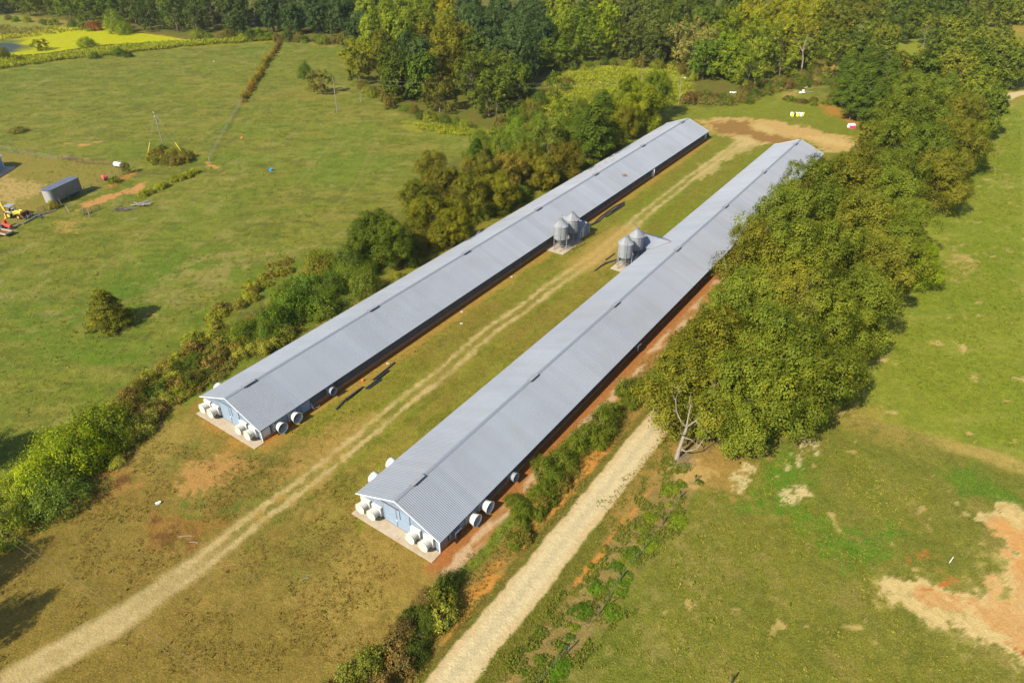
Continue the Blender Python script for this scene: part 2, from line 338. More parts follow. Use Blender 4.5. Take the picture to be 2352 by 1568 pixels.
    # ---- bare strips along the houses
    for (u_, v_, sgn, w, c, amp) in ((uA, vA, 1, 1.9, C3(196,150,82), .62), (uA, vA, -1, 2.2, C3(176,140,74), .55), (uB, vB, -1, 1.0, C3(190,146,78), .35)):
        d = (v_*sgn-6.2)+(n2-.5)*2.6+(n3-.5)*1.4; m = (1-sstep(w-.5, w+.8, d))*sstep(-1.5, -.5, d+1)*sstep(-3, 0, u_)*(1-sstep(154, 157, u_)); mixc(m*amp, c, .3)
        m = (1-sstep(.15,.45,np.abs(v_*sgn-6.45)+(n3-.5)*.3))*sstep(-1, 0, u_)*(1-sstep(153, 155, u_)); mixc(m*.8*(amp > .5), C3(196,112,44), .1)
    sB = sstep(-4, -1, uB)*(1-sstep(156, 160, uB))
    d = vB-6.2+(n2-.5)*1.6; mixc((1-sstep(3.0, 4.2, d))*sstep(-.8, 0, d)*sB*.9, C3(190,134,86), .25)
    mixc((1-sstep(.5, 1.0, np.abs(vB-8.6+(n3-.5)*1.2)))*sB*sstep(.42,.6,fbm(uB*.5, vB*2, 2., 41, 3))*.8, C3(226,192,166), .05)
    mixc((1-sstep(.5, 1.1, np.abs(vB-6.9+(n3-.5)*.8)))*sB*.6, C3(186,108,62), .1)
    mixc((1-sstep(.6, 1.2, np.abs(vB-10.2+(n2-.5)*1.5)))*(1-sstep(14, 30, uB))*sstep(-9, -5, uB)*.8, C3(112,136,36), 1)
    sR = sstep(-40, -30, uB)*(1-sstep(72, 88, uB))
    mixc(sstep(10.2, 11.2, vB+(n3-.5)*1)*(1-sstep(14.2, 14.8, vB+(n3-.5)*.7))*sR*.85, C3(166,132,70), .7)
    mixc(sstep(11.4, 12.0, vB+(n2-.5)*2)*(1-sstep(13.4, 14.0, vB+(n3-.5)*1.2))*sR*sstep(.44,.56,fbm(uB*.35, vB, 2.2, 43, 3))*.95, C3(216,150,76), .1)
    mixc(sstep(13.2, 13.8, vB+(n3-.5)*.8)*(1-sstep(14.6, 15.0, vB+(n3-.5)*.5))*sR*.75, C3(112,108,42), 1)
    mixc(sstep(18.6, 19.0, vB+(n3-.5)*.5)*(1-sstep(20.4, 21.2, vB+(n3-.5)*.8))*sR*.85, C3(122,118,44), 1)
    mixc(sstep(20.2, 21.0, vB+(n2-.5)*2)*(1-sstep(25.5, 27, vB+(n2-.5)*4))*sR*.85, C3(160,134,86), .8)
    mixc(sstep(20.4, 20.8, vB+(n3-.5)*.8)*(1-sstep(21.3, 21.8, vB+(n3-.5)*.8))*sR*sstep(.5,.6,fbm(uB*.3, vB, 2.5, 47, 3))*.9, C3(212,150,76), .2)
    # ---- right-hand lawn and field
    rl = sstep(25.5, 27.5, vB+(n2-.5)*4); split = GN([(1850,960),(1960,945),(2060,990),(2200,1040),(2352,1100),(2700,1230)])
    mixc(rl, C3(131,131,50), 1); mixc(rl*sstep(.48,.62,fbm(uB+vB*.4, (vB-uB*.4)*.06, .9, 37, 2))*.45, C3(146,142,62)); mixc(rl*sstep(.5,.62,fbm(uB+vB*.4, (vB-uB*.4)*.05, 1.3, 39, 2))*.35, C3(108,118,38)); mixc(rl*sstep(.45,.6,n1)*.5, C3(138,134,56)); mixc(rl*sstep(.50,.62,n6)*.5, C3(112,120,40)); mixc(rl*sstep(.60,.70,n2)*.6, C3(160,144,80))
    mixc(rl*sstep(.62,.72,fbm(uB, vB*.3, 1.6, 51, 3))*.35, C3(140,134,64)); mixc(rl*sstep(.80,.86,n3)*.6, C3(176,160,100), .6)
    d_nor = np.array([split[-1]-split[0]])[0]; d_nor = np.array([-d_nor[1], d_nor[0]])/np.hypot(*d_nor)
    sd = (P-split[1])@d_nor+(n2-.5)*2
    field = sstep(-.3, .5, sd)*rl
    mixc(field, C3(148,154,52), 1); mixc(field*sstep(.45,.62,n1)*.6, C3(132,148,42)); mixc(field*sstep(.5,.64,n4)*.45, C3(160,160,70)); mixc(field*sstep(.56,.68,n6)*.35, C3(116,136,38))
    mixc(field*sstep(.60,.70,nr)*.35, C3(170,164,84)); mixc(field*sstep(.72,.80,n3)*.4, C3(168,172,74)); mixc(field*sstep(.76,.82,n2)*.6, C3(196,172,112), .7)
    mixc(pm([(2160,560),(2230,540),(2250,640),(2190,660)], 1, 4)*sstep(.5,.62,n3)*.8, C3(200,170,112), .4)
    mixc(pm([(2230,330),(2300,300),(2330,420),(2250,440)], 1, 5)*sstep(.5,.65,n3)*.7, C3(200,170,112), .4)
    mixc(pm([(2060,470),(2130,460),(2120,600),(2010,830),(1960,900),(1990,800)], 4, 3)*.45, C3(166,164,70))
    mixc(rl*(1-sstep(.8, 2.2, np.abs(sd+.8)))*sstep(12, 20, (P-split[0])@(split[-1]-split[0])/np.hypot(*(split[-1]-split[0])))*.95, C3(190,166,96), .6)
    mixc(pm([(1880,950),(1990,925),(2090,985),(2140,1020),(2060,1040),(1960,1000)], 2, 3)*.6, C3(180,156,84), .7)
    mixc(pm([(1690,990),(1880,960),(2140,1050),(2352,1130),(2600,1200),(2352,1170),(2180,1120),(2000,1260),(1840,1210),(1760,1180),(1670,1190),(1690,1080)], 3, 4)*.5, C3(122,128,46), 1)
    gg = pm([(1700,1100),(1760,990),(1850,980),(1900,1060),(1880,1150),(1960,1190),(2080,1200),(2080,1290),(1960,1330),(1880,1240),(1740,1190),(1680,1180)], 2, 4)
    mixc(gg*(.35+.65*sstep(.36,.48,n6)), C3(102,138,34), 1)
    mixc(pm([(1940,1200),(2060,1190),(2080,1260),(1990,1310),(1920,1260)], 2, 3)*.8, C3(104,136,36), 1)
    mixc(pm([(2150,1080),(2210,1070),(2352,1130),(2400,1160),(2300,1160),(2180,1130)], 2, 2)*.8, C3(96,134,32), 1)
    mixc(pm([(1540,1010),(1700,1030),(1760,1060),(1720,1150),(1600,1110),(1540,1090),(1500,1110),(1420,1200),(1440,1100)], 2, 3)*.85, C3(180,144,82), .5)
    mixc(pm([(1540,1060),(1600,1040),(1640,1080),(1580,1120),(1540,1100)], .8, 2)*.5, C3(226,188,126), .1)
    for pl in ([(1825,1000),(1850,980),(1866,1020),(1848,1085),(1806,1082)], [(1790,1120),(1850,1115),(1870,1140),(1820,1170),(1790,1160)], [(1680,1125),(1700,1060),(1735,1070),(1712,1140)], [(1868,1010),(1890,1030),(1870,1045)]):
        mixc(pm(pl, .5, .7)*sstep(.30,.42,n3+(n5-.5)*.3), C3(224,202,158), .1)
    sp_ = vn(x, y, 2.6, 201)*vn(x+3, y, .9, 202); mixc(rl*sstep(.62,.70,sp_)*.8, C3(206,180,120), .2)
    mixc(rl*pm([(1500,1150),(1700,1180),(1760,1250),(1600,1450),(1400,1560),(1300,1560)], 4, 5)*sstep(.52,.66,n6)*.5, C3(178,158,96), .6)
    mixc(rl*sstep(.55,.7,n4)*(1-field)*.4, C3(104,120,38))
    mixc(field*sstep(.66,.74,sp_)*.8, C3(206,180,122), .3)
    # dug clay at the lower right corner
    mixc(pm([(1960,1320),(2080,1290),(2200,1340),(2280,1180),(2352,1150),(2500,1200),(2600,1700),(2300,1560),(2150,1440),(2040,1400)], 3, 4)*sstep(.40,.6,n3)*.6, C3(206,186,120), .6)
    mixc(pm([(2010,1340),(2080,1310),(2180,1350),(2290,1350),(2310,1290),(2285,1210),(2190,1185),(2215,1155),(2352,1165),(2600,1230),(2700,1800),(2352,1545),(2200,1450),(2080,1400)], .5, 1.6)*(.6+.4*sstep(.3,.45,n3)), C3(228,200,148), .02)
    mixc(pm([(2120,1350),(2240,1362),(2310,1335),(2325,1290),(2270,1200),(2380,1180),(2600,1260),(2700,1700),(2380,1520),(2300,1470),(2240,1410)], 1.2, 2.)*.85, C3(222,170,116), 0)
    mixc(pm([(2300,1200),(2400,1230),(2420,1340),(2330,1320)], 1.5, 2.)*.7, C3(228,170,108), 0)
    mixc(pm([(2290,1350),(2400,1370),(2420,1440),(2330,1420)], 1.5, 2.)*.5, C3(230,196,146), 0)
    mixc(pm([(2320,1465),(2420,1500),(2420,1530),(2352,1510)], .8, 1.)*sstep(.45,.6,fbm(uB*.3+vB, vB*2-uB, 1.2, 61, 2)), C3(190,106,52), 0)
    mixc(pm([(2060,1250),(2120,1230),(2170,1290),(2130,1310),(2080,1290)], 1, 3)*sstep(.42,.6,n3)*.8, C3(196,108,48), .3)
    mixc(pm([(2160,1330),(2200,1330),(2190,1350),(2150,1345)], .5, 1.5)*.9, C3(206,122,62), .1)
    # ---- turnaround behind the far ends
    T = lambda pts: [(1470+.25*a, 228.7+.25*b) for a, b in pts]
    mixc(pm(T([(540,190),(700,165),(1000,175),(1250,195),(1500,240),(1750,310),(2060,410),(2140,420),(2120,470),(1900,480),(1700,490),(1560,380),(1480,365),(1200,410),(980,420),(860,350),(700,320),(600,250)]), 1.4, 1.6), C3(210,174,116), .1)
    mixc(pm(T([(620,210),(1000,190),(1060,280),(1200,330),(1400,345),(1380,405),(1000,410),(960,330),(700,310)]), 1.6, 1.2)*.85, C3(152,112,62), .1)
    mixc(pm(T([(1000,240),(1120,230),(1250,290),(1180,300),(1080,280)]), .8, 2.)*.8, C3(214,188,130), .1)
    mixc(pm(T([(880,330),(1000,330),(1180,405),(1100,420),(940,430)]), .8, 1)*.9, C3(216,190,138), .05)
    mixc(pm(T([(1400,330),(1700,330),(2050,430),(2000,460),(1800,420)]), 1.2, 1.6)*.8*sstep(.3,.5,n2), C3(222,192,134), .05)
    mixc(pm([(1890,240),(1960,255),(2000,268),(2030,300),(2060,420),(1990,345),(1980,290),(1900,262)], 2, 2)*.8, C3(196,136,68), .2)
    mixc(pm(T([(1180,80),(1150,60),(1260,0),(1300,-60),(1330,-60),(1290,10),(1200,90)]), 1, 2)*.7, C3(150,152,60), 1)
    mixc(pm([(1800,220),(1860,178),(1870,182),(1815,228)], .8, 1)*.8, C3(196,164,102), .3)
    mixc(pm([(1880,145),(1930,150),(1925,165),(1890,162)], 1, 2)*.8, C3(206,158,84), .2)
    # far right clearing
    mixc(pm([(2060,80),(2110,88),(2120,135),(2080,140),(2050,110)], 2, 2), C3(150,156,52), 1)
    mixc(pm([(2290,50),(2500,60),(2500,235),(2310,240),(2300,190),(2330,120)], 2, 2), C3(158,148,60), 1)
    mixc(pm([(2290,60),(2500,75),(2500,90),(2300,70)], 2, 1)*.6, C3(186,150,78), .5)
    # ---- lane between the houses: two wheel tracks with a grassy crown
    ln = lm(LANE, 1.75, .6, 1.1); dl = dist_line(P, LANE)
    near = np.exp(-((P-LANE[2])@DU/26.)**2)*((P-LANE[2])@DU < 70); midg = (P-OA)@DU
    mixc(ln*.35*(.4+.6*sstep(.35,.6,n2)), C3(178,158,92), .6)
    tr = (1-sstep(.15, .60, np.abs(dl-.95)+(n3-.5)*.8+(n5-.5)*.6))*ln*(.6+.4*sstep(.35,.6,n6))
    mixc(tr*.85, C3(212,186,138), .2)
    front = ln*(1-sstep(-28, -8, midg)); mixc(front*.85, C3(208,184,142), .05); mixc(front*sstep(.5,.65,n2)*.5, C3(178,156,112), .1)
    mixc(ln*sstep(55, 75, midg)*(1-sstep(88, 98, midg))*.55, C3(212,184,128), .1)
    mixc((1-sstep(3.2, 4.6, dl+(n2-.5)*3))*sstep(64, 70, midg)*(1-sstep(86, 92, midg))*.6, C3(196,160,96), .3)
    mixc((1-sstep(.8, 1.5, np.abs(dl-4.6)+(n2-.5)*1.5))*fm*.25, C3(150,120,60))
    # ---- gravel road
    dr = dist_line(P, ROADL); rd = 1-sstep(1.78, 2.12, dr+(n3-.5)*.55+(n2-.5)*.4)
    mixc(rd, C3(226,204,172), 0); mixc(rd*(1-sstep(.1,.6,dr+(n3-.5)*.8))*.4, C3(206,196,174), 0); mixc(rd*sstep(.9,1.8,dr+(n2-.5)*2)*.45, C3(222,186,140), 0)
    mixc(rd*sstep(.55,.7,n1)*.35, C3(228,186,130), 0); mixc(rd*(1-sstep(.25,.5,np.abs(dr-.85)+(n2-.5)*.5))*.5, C3(236,216,184), 0)
    nr_, nc = X.shape
    idx = np.arange(nr_*nc).reshape(nr_, nc); q = np.stack([idx[:-1,:-1], idx[:-1,1:], idx[1:,1:], idx[1:,:-1]], -1).reshape(-1, 4)
    tad = pm(T([(540,190),(700,165),(1000,175),(1250,195),(1500,240),(1750,310),(2060,410),(2140,420),(2120,470),(1900,480),(1700,490),(1560,380),(1480,365),(1200,410),(980,420),(860,350),(700,320),(600,250)]), 1.4, 1.6)
    cls = np.zeros(len(q), int)
    cls[tad[q].mean(1) > .5] = 3; cls[ln[q].mean(1) > .5] = 2; cls[rd[q].mean(1) > .5] = 1
    co = np.stack([x, y, z], -1).astype(np.float32); cc = np.concatenate([col, veg[:, None]], 1).astype(np.float32)
    def sub(name, faces):
        used, inv = np.unique(faces.ravel(), return_inverse=True); me = bpy.data.meshes.new(name)
        me.vertices.add(len(used)); me.vertices.foreach_set('co', co[used].ravel())
        me.loops.add(faces.size); me.loops.foreach_set('vertex_index', inv.ravel().astype(np.int32))
        me.polygons.add(len(faces)); me.polygons.foreach_set('loop_start', (np.arange(len(faces))*4).astype(np.int32))
        me.polygons.foreach_set('use_smooth', np.ones(len(faces), bool)); me.update(); me.validate()
        a = me.color_attributes.new('soil', 'FLOAT_COLOR', 'POINT'); a.data.foreach_set('color', cc[used].ravel()); return me
    m = bpy.data.materials.new('grass_and_soil'); m.use_nodes = True; t = m.node_tree; L = t.links; p = t.nodes['Principled BSDF']
    p.inputs['Roughness'].default_value = .95; p.inputs['Specular IOR Level'].default_value = .1
    at = nd(t, 'ShaderNodeAttribute', attribute_name='soil'); geo = nd(t, 'ShaderNodeNewGeometry')
    na = nd(t, 'ShaderNodeTexNoise', i_Scale=1.1, i_Detail=6.0, i_Roughness=.75); nb = nd(t, 'ShaderNodeTexNoise', i_Scale=5.5, i_Detail=3.0, i_Roughness=.7)
    nc_ = nd(t, 'ShaderNodeTexNoise', i_Scale=.33, i_Detail=7.0, i_Roughness=.7)
    mp = nd(t, 'ShaderNodeMapping'); mp.inputs['Scale'].default_value = (1, 1, .2)
    L.new(geo.outputs['Position'], mp.inputs[0])
    for n_ in (na, nb, nc_): L.new(mp.outputs[0], n_.inputs['Vector'])
    def rng(n_, a0, a1, b0, b1):
        r = nd(t, 'ShaderNodeMapRange'); r.inputs[1].default_value = a0; r.inputs[2].default_value = a1; r.inputs[3].default_value = b0; r.inputs[4].default_value = b1
        L.new(n_.outputs[0], r.inputs[0]); return r.outputs[0]
    def mul(a_, b_):
        x_ = nd(t, 'ShaderNodeMath', operation='MULTIPLY'); L.new(a_, x_.inputs[0]); L.new(b_, x_.inputs[1]); return x_.outputs[0]
    nd_ = nd(t, 'ShaderNodeTexNoise', i_Scale=2.3, i_Detail=5.0, i_Roughness=.8); L.new(mp.outputs[0], nd_.inputs['Vector'])  # dark specks: small weed shadows painted into the ground colour
    k = mul(mul(mul(rng(na, .3, .7, .74, 1.26), rng(nb, .28, .72, .58, 1.42)), rng(nc_, .3, .7, .86, 1.14)), rng(nd_, .60, .70, 1.0, .62))
    ks = mul(mul(rng(na, .3, .7, .88, 1.12), rng(nb, .3, .7, .84, 1.16)), rng(nd_, .58, .68, 1.0, .8))
    mk = nd(t, 'ShaderNodeMix', data_type='FLOAT'); L.new(at.outputs['Alpha'], mk.inputs[0]); L.new(ks, mk.inputs[2]); L.new(k, mk.inputs[3])
    m1 = nd(t, 'ShaderNodeMix', data_type='RGBA', blend_type='MULTIPLY'); m1.inputs[0].default_value = 1
    L.new(at.outputs['Color'], m1.inputs[6]); L.new(mk.outputs[0], m1.inputs[7])
    # straw-coloured stalks scattered through the green
    sp = mul(rng(nb, .54, .66, 0, .42), at.outputs['Alpha']); m2 = nd(t, 'ShaderNodeMix', data_type='RGBA'); L.new(sp, m2.inputs[0]); L.new(m1.outputs[2], m2.inputs[6]); m2.inputs[7].default_value = (*C3(180,168,88), 1)
    L.new(m2.outputs[2], p.inputs['Base Color'])
    st = nd(t, 'ShaderNodeMapRange'); st.inputs[3].default_value = .18; st.inputs[4].default_value = .6; L.new(at.outputs['Alpha'], st.inputs[0])
    b = nd(t, 'ShaderNodeBump', i_Distance=.16); L.new(st.outputs[0], b.inputs['Strength']); L.new(nb.outputs[0], b.inputs['Height'])
    b2 = nd(t, 'ShaderNodeBump', i_Strength=.5, i_Distance=.5); L.new(na.outputs[0], b2.inputs['Height']); L.new(b.outputs[0], b2.inputs['Normal'])
    L.new(b2.outputs[0], p.inputs['Normal'])
    for i, (nm, lab) in enumerate([('ground', 'farmland of mottled green pasture, worn brown yard and bare clay'), ('gravel_road', 'pale gravel road running past the second poultry house under the oaks'),
            ('farm_lane', 'worn two-track lane on the grass between the two poultry houses'), ('dirt_turnaround', 'bare brown and sandy turnaround behind the far ends of the houses')]):
        f = q[cls == i]
        if len(f): me = sub(nm, f); me.materials.append(m); tag(link(nm, me), lab, kind='structure')
build_ground()

# pond with its mat of duckweed
def pond():
    P1 = [(-160,112),(-60,108),(20,104),(70,98),(120,90),(160,83),(200,78),(240,79),(285,86),(330,93),(390,99),(440,92),(360,98),(300,103),(250,104),(215,108),(180,113),(130,122),(90,128),(40,131),(0,136),(-60,150),(-160,150)]
    P1 = [(-160,100),(-60,92),(0,82),(60,76),(120,66),(180,61),(240,64),(290,74),(330,79),(380,85),(430,94),(420,97),(330,100),(250,104),(200,110),(160,116),(110,124),(60,128),(0,132),(-60,140),(-160,146)]
    m = bpy.data.materials.new('pond_water_and_duckweed'); m.use_nodes = True; t = m.node_tree; L = t.links; p = t.nodes['Principled BSDF']
    geo = nd(t, 'ShaderNodeNewGeometry'); n = nd(t, 'ShaderNodeTexNoise', i_Scale=.06, i_Detail=6.0); L.new(geo.outputs['Position'], n.inputs['Vector'])
    c0 = G(25, 116); sub = nd(t, 'ShaderNodeVectorMath', operation='DISTANCE'); sub.inputs[1].default_value = (c0.x-14, c0.y-1, 0)
    mp = nd(t, 'ShaderNodeMapping', vector_type='POINT'); L.new(geo.outputs['Position'], sub.inputs[0])
    ad = nd(t, 'ShaderNodeMath', operation='MULTIPLY_ADD'); ad.inputs[1].default_value = 26.; L.new(n.outputs[0], ad.inputs[0]); L.new(sub.outputs['Value'], ad.inputs[2])
    r = nd(t, 'ShaderNodeMapRange'); r.inputs[1].default_value = 30.; r.inputs[2].default_value = 37.; L.new(ad.outputs[0], r.inputs[0])
    mx = nd(t, 'ShaderNodeMix', data_type='RGBA'); L.new(r.outputs[0], mx.inputs[0]); mx.inputs[6].default_value = (.018,.024,.008,1); mx.inputs[7].default_value = (*C3(192,192,30), 1)
    n2 = nd(t, 'ShaderNodeTexNoise', i_Scale=.7, i_Detail=5.0); L.new(geo.outputs['Position'], n2.inputs['Vector'])
    r2 = nd(t, 'ShaderNodeMapRange'); r2.inputs[1].default_value = .3; r2.inputs[2].default_value = .7; r2.inputs[3].default_value = .85; r2.inputs[4].default_value = 1.12; L.new(n2.outputs[0], r2.inputs[0])
    mm = nd(t, 'ShaderNodeMix', data_type='RGBA', blend_type='MULTIPLY'); mm.inputs[0].default_value = 1; L.new(mx.outputs[2], mm.inputs[6]); L.new(r2.outputs[0], mm.inputs[7])
    L.new(mm.outputs[2], p.inputs['Base Color']); rr = nd(t, 'ShaderNodeMapRange'); rr.inputs[3].default_value = .3; p.inputs['Specular IOR Level'].default_value = .04; rr.inputs[4].default_value = .8; L.new(r.outputs[0], rr.inputs[0]); L.new(rr.outputs[0], p.inputs['Roughness'])
    V = GN(P1); mb = MB(); mb.poly([(a, b, .34) for a, b in V])
    o = mb.build('pond', m); tag(o, 'pond mostly covered by yellow-green duckweed', kind='structure')
pond()

# ================================================================ POULTRY HOUSES
HL, HWW, OVH, ZE, ZR = 154.45, 6.1, .45, 2.25, 4.86     # length, half width, overhang, eave and ridge heights
RW = HWW+OVH; SLO = math.hypot(RW, ZR-ZE); SLA = math.atan2(ZR-ZE, RW); NP_ = 147; PW = (HL+.92)/NP_
def roof_z(y): return ZR-(ZR-ZE)*abs(y)/RW
def corrugated(w, length, ribs, hgt=.04, name='roof_panel', mat=None):
    """sheet of ribbed metal: x across the ribs, y down the slope, z out"""
    bm = bmesh.new(); prof = []
    p = w/ribs
    for i in range(ribs):
        x0 = i*p; prof += [(x0, .0), (x0+p*.56, .0), (x0+p*.66, hgt), (x0+p*.90, hgt)]
    prof.append((w-.002, 0)); prof[-1] = (w-.004, .0)
    a = [bm.verts.new((x, 0, z)) for x, z in prof]; b = [bm.verts.new((x, -length, z)) for x, z in prof]
    for i in range(len(prof)-1): bm.faces.new((a[i], b[i], b[i+1], a[i+1]))
    me = bpy.data.meshes.new(name); bm.normal_update(); bm.to_mesh(me); bm.free(); me.materials.append(mat); return me
ROOFP = corrugated(PW, SLO+.02, 4, .038, 'roof_panel', MT['roof'])

def exhaust_fan(parent, kind, loc, rz, droop=0.):
    """square housing with a flared discharge cone; local +X points away from the wall"""
    f = MB()
    if kind in ('gable', 'side'):
        s = 1.45
        f.box((.17, 0, 0), (.34, s, s), bevel=.02) if kind == 'gable' else f.box((.05, 0, 0), (.10, s, s))
        fan = f.build('exhaust_fan', MT['fibre'], parent, loc=loc, rot=(0, 0, rz)); x0 = .34 if kind == 'gable' else .10
        r0, r1, ln = (.60, .70, .95) if kind == 'gable' else (.60, .80, 1.15)
        c = MB(); c.lathe([(r0+.04, x0), (r0, x0+.05), (r0+.02, x0+ln*.35), (r1, x0+ln), (r1+.04, x0+ln), (r1+.035, x0+ln+.03), (r1-.02, x0+ln+.02), (r0-.03, x0+.05)], 28, 'X')
        link('fan_cone', c.mesh('fan_cone', MT['fibre'], True), fan, rot=(0, droop, 0))
        d = MB(); d.lathe([(r1-.035, x0+ln-.06 if kind == 'gable' else x0+.35), (.001, x0+ln-.05 if kind == 'gable' else x0+.36)], 28, 'X')
        if kind == 'gable':
            for k in range(7):
                yy = -.55+k*.183; hh = math.sqrt(max(.01, .6**2-yy**2)); d.box((x0+ln-.045, 0, yy), (.03, 2*hh, .02))
        link('shutter' if kind == 'gable' else 'fan_screen', d.mesh('shutter', MT['cream'] if kind == 'gable' else MT['galv2'], False), fan, rot=(0, droop, 0))
        if kind == 'side':
            g = MB()
            for rr in (.25, .45, .62): 
                ring = [(x0+ln-.1, rr*math.cos(t), rr*math.sin(t)) for t in [2*math.pi*k/20 for k in range(21)]]; g.tube(ring, .012, 4)
            for k in range(6): t = math.pi*k/6; g.tube([(x0+ln-.1, -.72*math.cos(t), -.72*math.sin(t)), (x0+ln-.1, .72*math.cos(t), .72*math.sin(t))], .012, 4)
            link('fan_guard', g.mesh('fan_guard', MT['galv2']), fan)
    elif kind == 'galv':
        f.box((.06, 0, 0), (.12, 1.30, 1.30)); fan = f.build('exhaust_fan', MT['galv'], parent, loc=loc, rot=(0, 0, rz))
        c = MB(); c.lathe([(.52, .12), (.54, .5), (.62, 1.0), (.66, 1.0), (.66, 1.03), (.60, 1.02), (.5, .14)], 28, 'X'); link('fan_cone', c.mesh('fan_cone', MT['galv'], True), fan)
        d = MB(); d.lathe([(.50, .30), (.001, .32)], 28, 'X'); link('fan_screen', d.mesh('fan_screen', MT['dark']), fan)
        g = MB()
        for z in (-.5, .5): g.tube([(.12, .62*(1 if z > 0 else -1), .62), (.55, .5*(1 if z > 0 else -1), .45)], .02, 5)
        link('brace', g.mesh('brace', MT['galv2']), fan)
    else:   # slanted box hood
        f.prism([(0, -.6, .75), (0, .6, .75), (0, .6, -.75), (0, -.6, -.75)], (.08, 0, 0)); fan = f.build('intake_hood', MT['galv'], parent, loc=loc, rot=(0, 0, rz))
        c = MB(); c.poly([(.08,-.6,.75),(.65,-.55,.35),(.65,.55,.35),(.08,.6,.75)]); c.poly([(.08,-.6,.75),(.08,-.6,-.75),(.65,-.55,-.55),(.65,-.55,.35)]); c.poly([(.08,.6,.75),(.65,.55,.35),(.65,.55,-.55),(.08,.6,-.75)])
        link('hood_shell', c.mesh('hood_shell', MT['galv'], thick=.03), fan)
        d = MB(); d.box((.5, 0, -.08), (.02, 1.0, .8)); link('hood_mesh', d.mesh('hood_mesh', MT['dark']), fan)
    return fan

def poultry_house(o, label, which):
    H = empty('poultry_house', (o[0], o[1], 0), BA, label, 'poultry house', 'long metal-roofed poultry houses')
    # local: x along, y to the left, z up
    dk = MB()
    for s in (1, -1):
        q = [(-.42, 0, ZR-.07), (HL+.42, 0, ZR-.07), (HL+.42, s*(RW-.03), ZE-.07), (-.42, s*(RW-.03), ZE-.07)]
        dk.prism(q if s < 0 else q[::-1], (0, 0, -.10))
    dk.build('roof_deck', MT['wood'], H)
    # roof sheets, one object each
    r = np.random.default_rng(11+which)
    shade = np.repeat(r.normal(1, .022, NP_//7+2), 7)[:NP_]*r.normal(1, .022, NP_)
    for s in (1, -1):
        for i in range(NP_):
            p = bpy.data.objects.new('roof_panel', ROOFP); COL.objects.link(p); p.parent = H
            ang = SLA
            if s < 0: p.matrix_basis = Matrix.Translation((i*PW-.46, -.0, ZR)) @ Matrix.Rotation(SLA, 4, 'X')
            else: p.matrix_basis = Matrix.Translation(((i+1)*PW-.46, .0, ZR)) @ Matrix.Rotation(math.pi, 4, 'Z') @ Matrix.Rotation(SLA, 4, 'X')
            k = shade[i]*(1 if s < 0 else .985); b_ = 1+(r.random()-.5)*.03
            p.color = (k, k, k*b_, 1)
    rc = MB()
    for s in (1, -1): rc.prism([(-.46, 0, ZR+.075), (HL+.46, 0, ZR+.075), (HL+.46, s*.24, ZR-.02), (-.46, s*.24, ZR-.02)], (0, 0, -.012))
    rc.build('ridge_cap', MT['ridge'], H)
    for s in (1, -1):   # rake trim and eave fascia
        for xe in (-.47, HL+.47):
            f = MB(); f.prism([(xe-.02, 0, ZR+.05), (xe+.02, 0, ZR+.05), (xe+.02, s*(RW+.02), ZE+.05), (xe-.02, s*(RW+.02), ZE+.05)], (0, 0, -.17)); f.build('rake_trim', MT['white'], H)
        f = MB(); f.box((HL/2, s*(RW-.005), ZE-.10), (HL+.84, .04, .14)); f.build('eave_board', MT['curtain'] if s < 0 else MT['galv2'], H)
    # ridge ventilators
    for k in range(7):
        v = MB(); u = 3.5+24.45*k
        v.prism([(u-.95, -.30, ZR-.02), (u-.95, -.26, ZR+.20), (u-.95, 0, ZR+.30), (u-.95, .26, ZR+.20), (u-.95, .30, ZR-.02)], (1.9, 0, 0)); vo = v.build('ridge_vent', MT['galv2'], H)
        w = MB(); w.box((u+.968, 0, ZR+.12), (.03, .5, .2)); w.box((u+.2, -.29, ZR+.09), (1.3, .03, .10), rx=0); w.build('vent_opening', MT['pipe'], vo)
        cp = MB()
        for s in (1, -1): cp.prism([(u-1.02, 0, ZR+.36), (u+1.0, 0, ZR+.36), (u+1.0, s*.37, ZR+.25), (u-1.02, s*.37, ZR+.25)], (0, 0, -.02))
        cp.build('vent_hood', MT['galv'], vo)
    # gable walls of ribbed siding panels
    n = 14; pw = 2*HWW/n
    for xe, dr in ((0, -1), (HL, 1)):
        gw = MB(); gw.prism([(xe-dr*.05, -HWW+.02, .05), (xe-dr*.05, HWW-.02, .05), (xe-dr*.05, HWW-.02, roof_z(HWW)-.2), (xe-dr*.05, 0, ZR-.24), (xe-dr*.05, -HWW+.02, roof_z(HWW)-.2)], (-dr*.08, 0, 0)); gw.build('gable_wall', MT['blue'], H)
        for i in range(n):
            y0 = -HWW+i*pw; m = MB()
            zt = lambda yy: roof_z(yy)-.20
            m.prism([(xe, y0+.004, .12), (xe, y0+pw-.004, .12), (xe, y0+pw-.004, zt(y0+pw)), (xe, y0+.004, zt(y0))], (dr*.022, 0, 0))
            for j in range(4):
                yy = y0+pw*(j+.5)/4; m.box((xe+dr*.035, yy, (.12+zt(yy))/2), (.028, .045, zt(yy)-.12))
            m.build('siding_panel', MT['blue'], H)
        for s in (1, -1):
            m = MB(); m.box((xe+dr*.05, s*(HWW+.0), (ZE-.15)/2+.05), (.14, .16, ZE-.20)); m.build('corner_post', MT['white'], H)
    # double door in the near gable
    for y0, y1, hgt in ((.35, 2.35, 3.0), (-1.75, .30, 3.0)):
        d = MB(); yc = (y0+y1)/2; zt = min(hgt, 3.0)
        d.box((-.075, yc, .12+zt/2), (.05, y1-y0, zt)); door = d.build('door', MT['blue2'], H)
        t = MB()
        for zz in (.2, zt*.5+.12, zt+.06): t.box((-.11, yc, zz), (.025, y1-y0-.06, .09))
        for yy in (y0+.05, y1-.05): t.box((-.112, yy, .12+zt/2), (.022, .07, zt-.05))
        t.build('door_frame', MT['blue'], door)
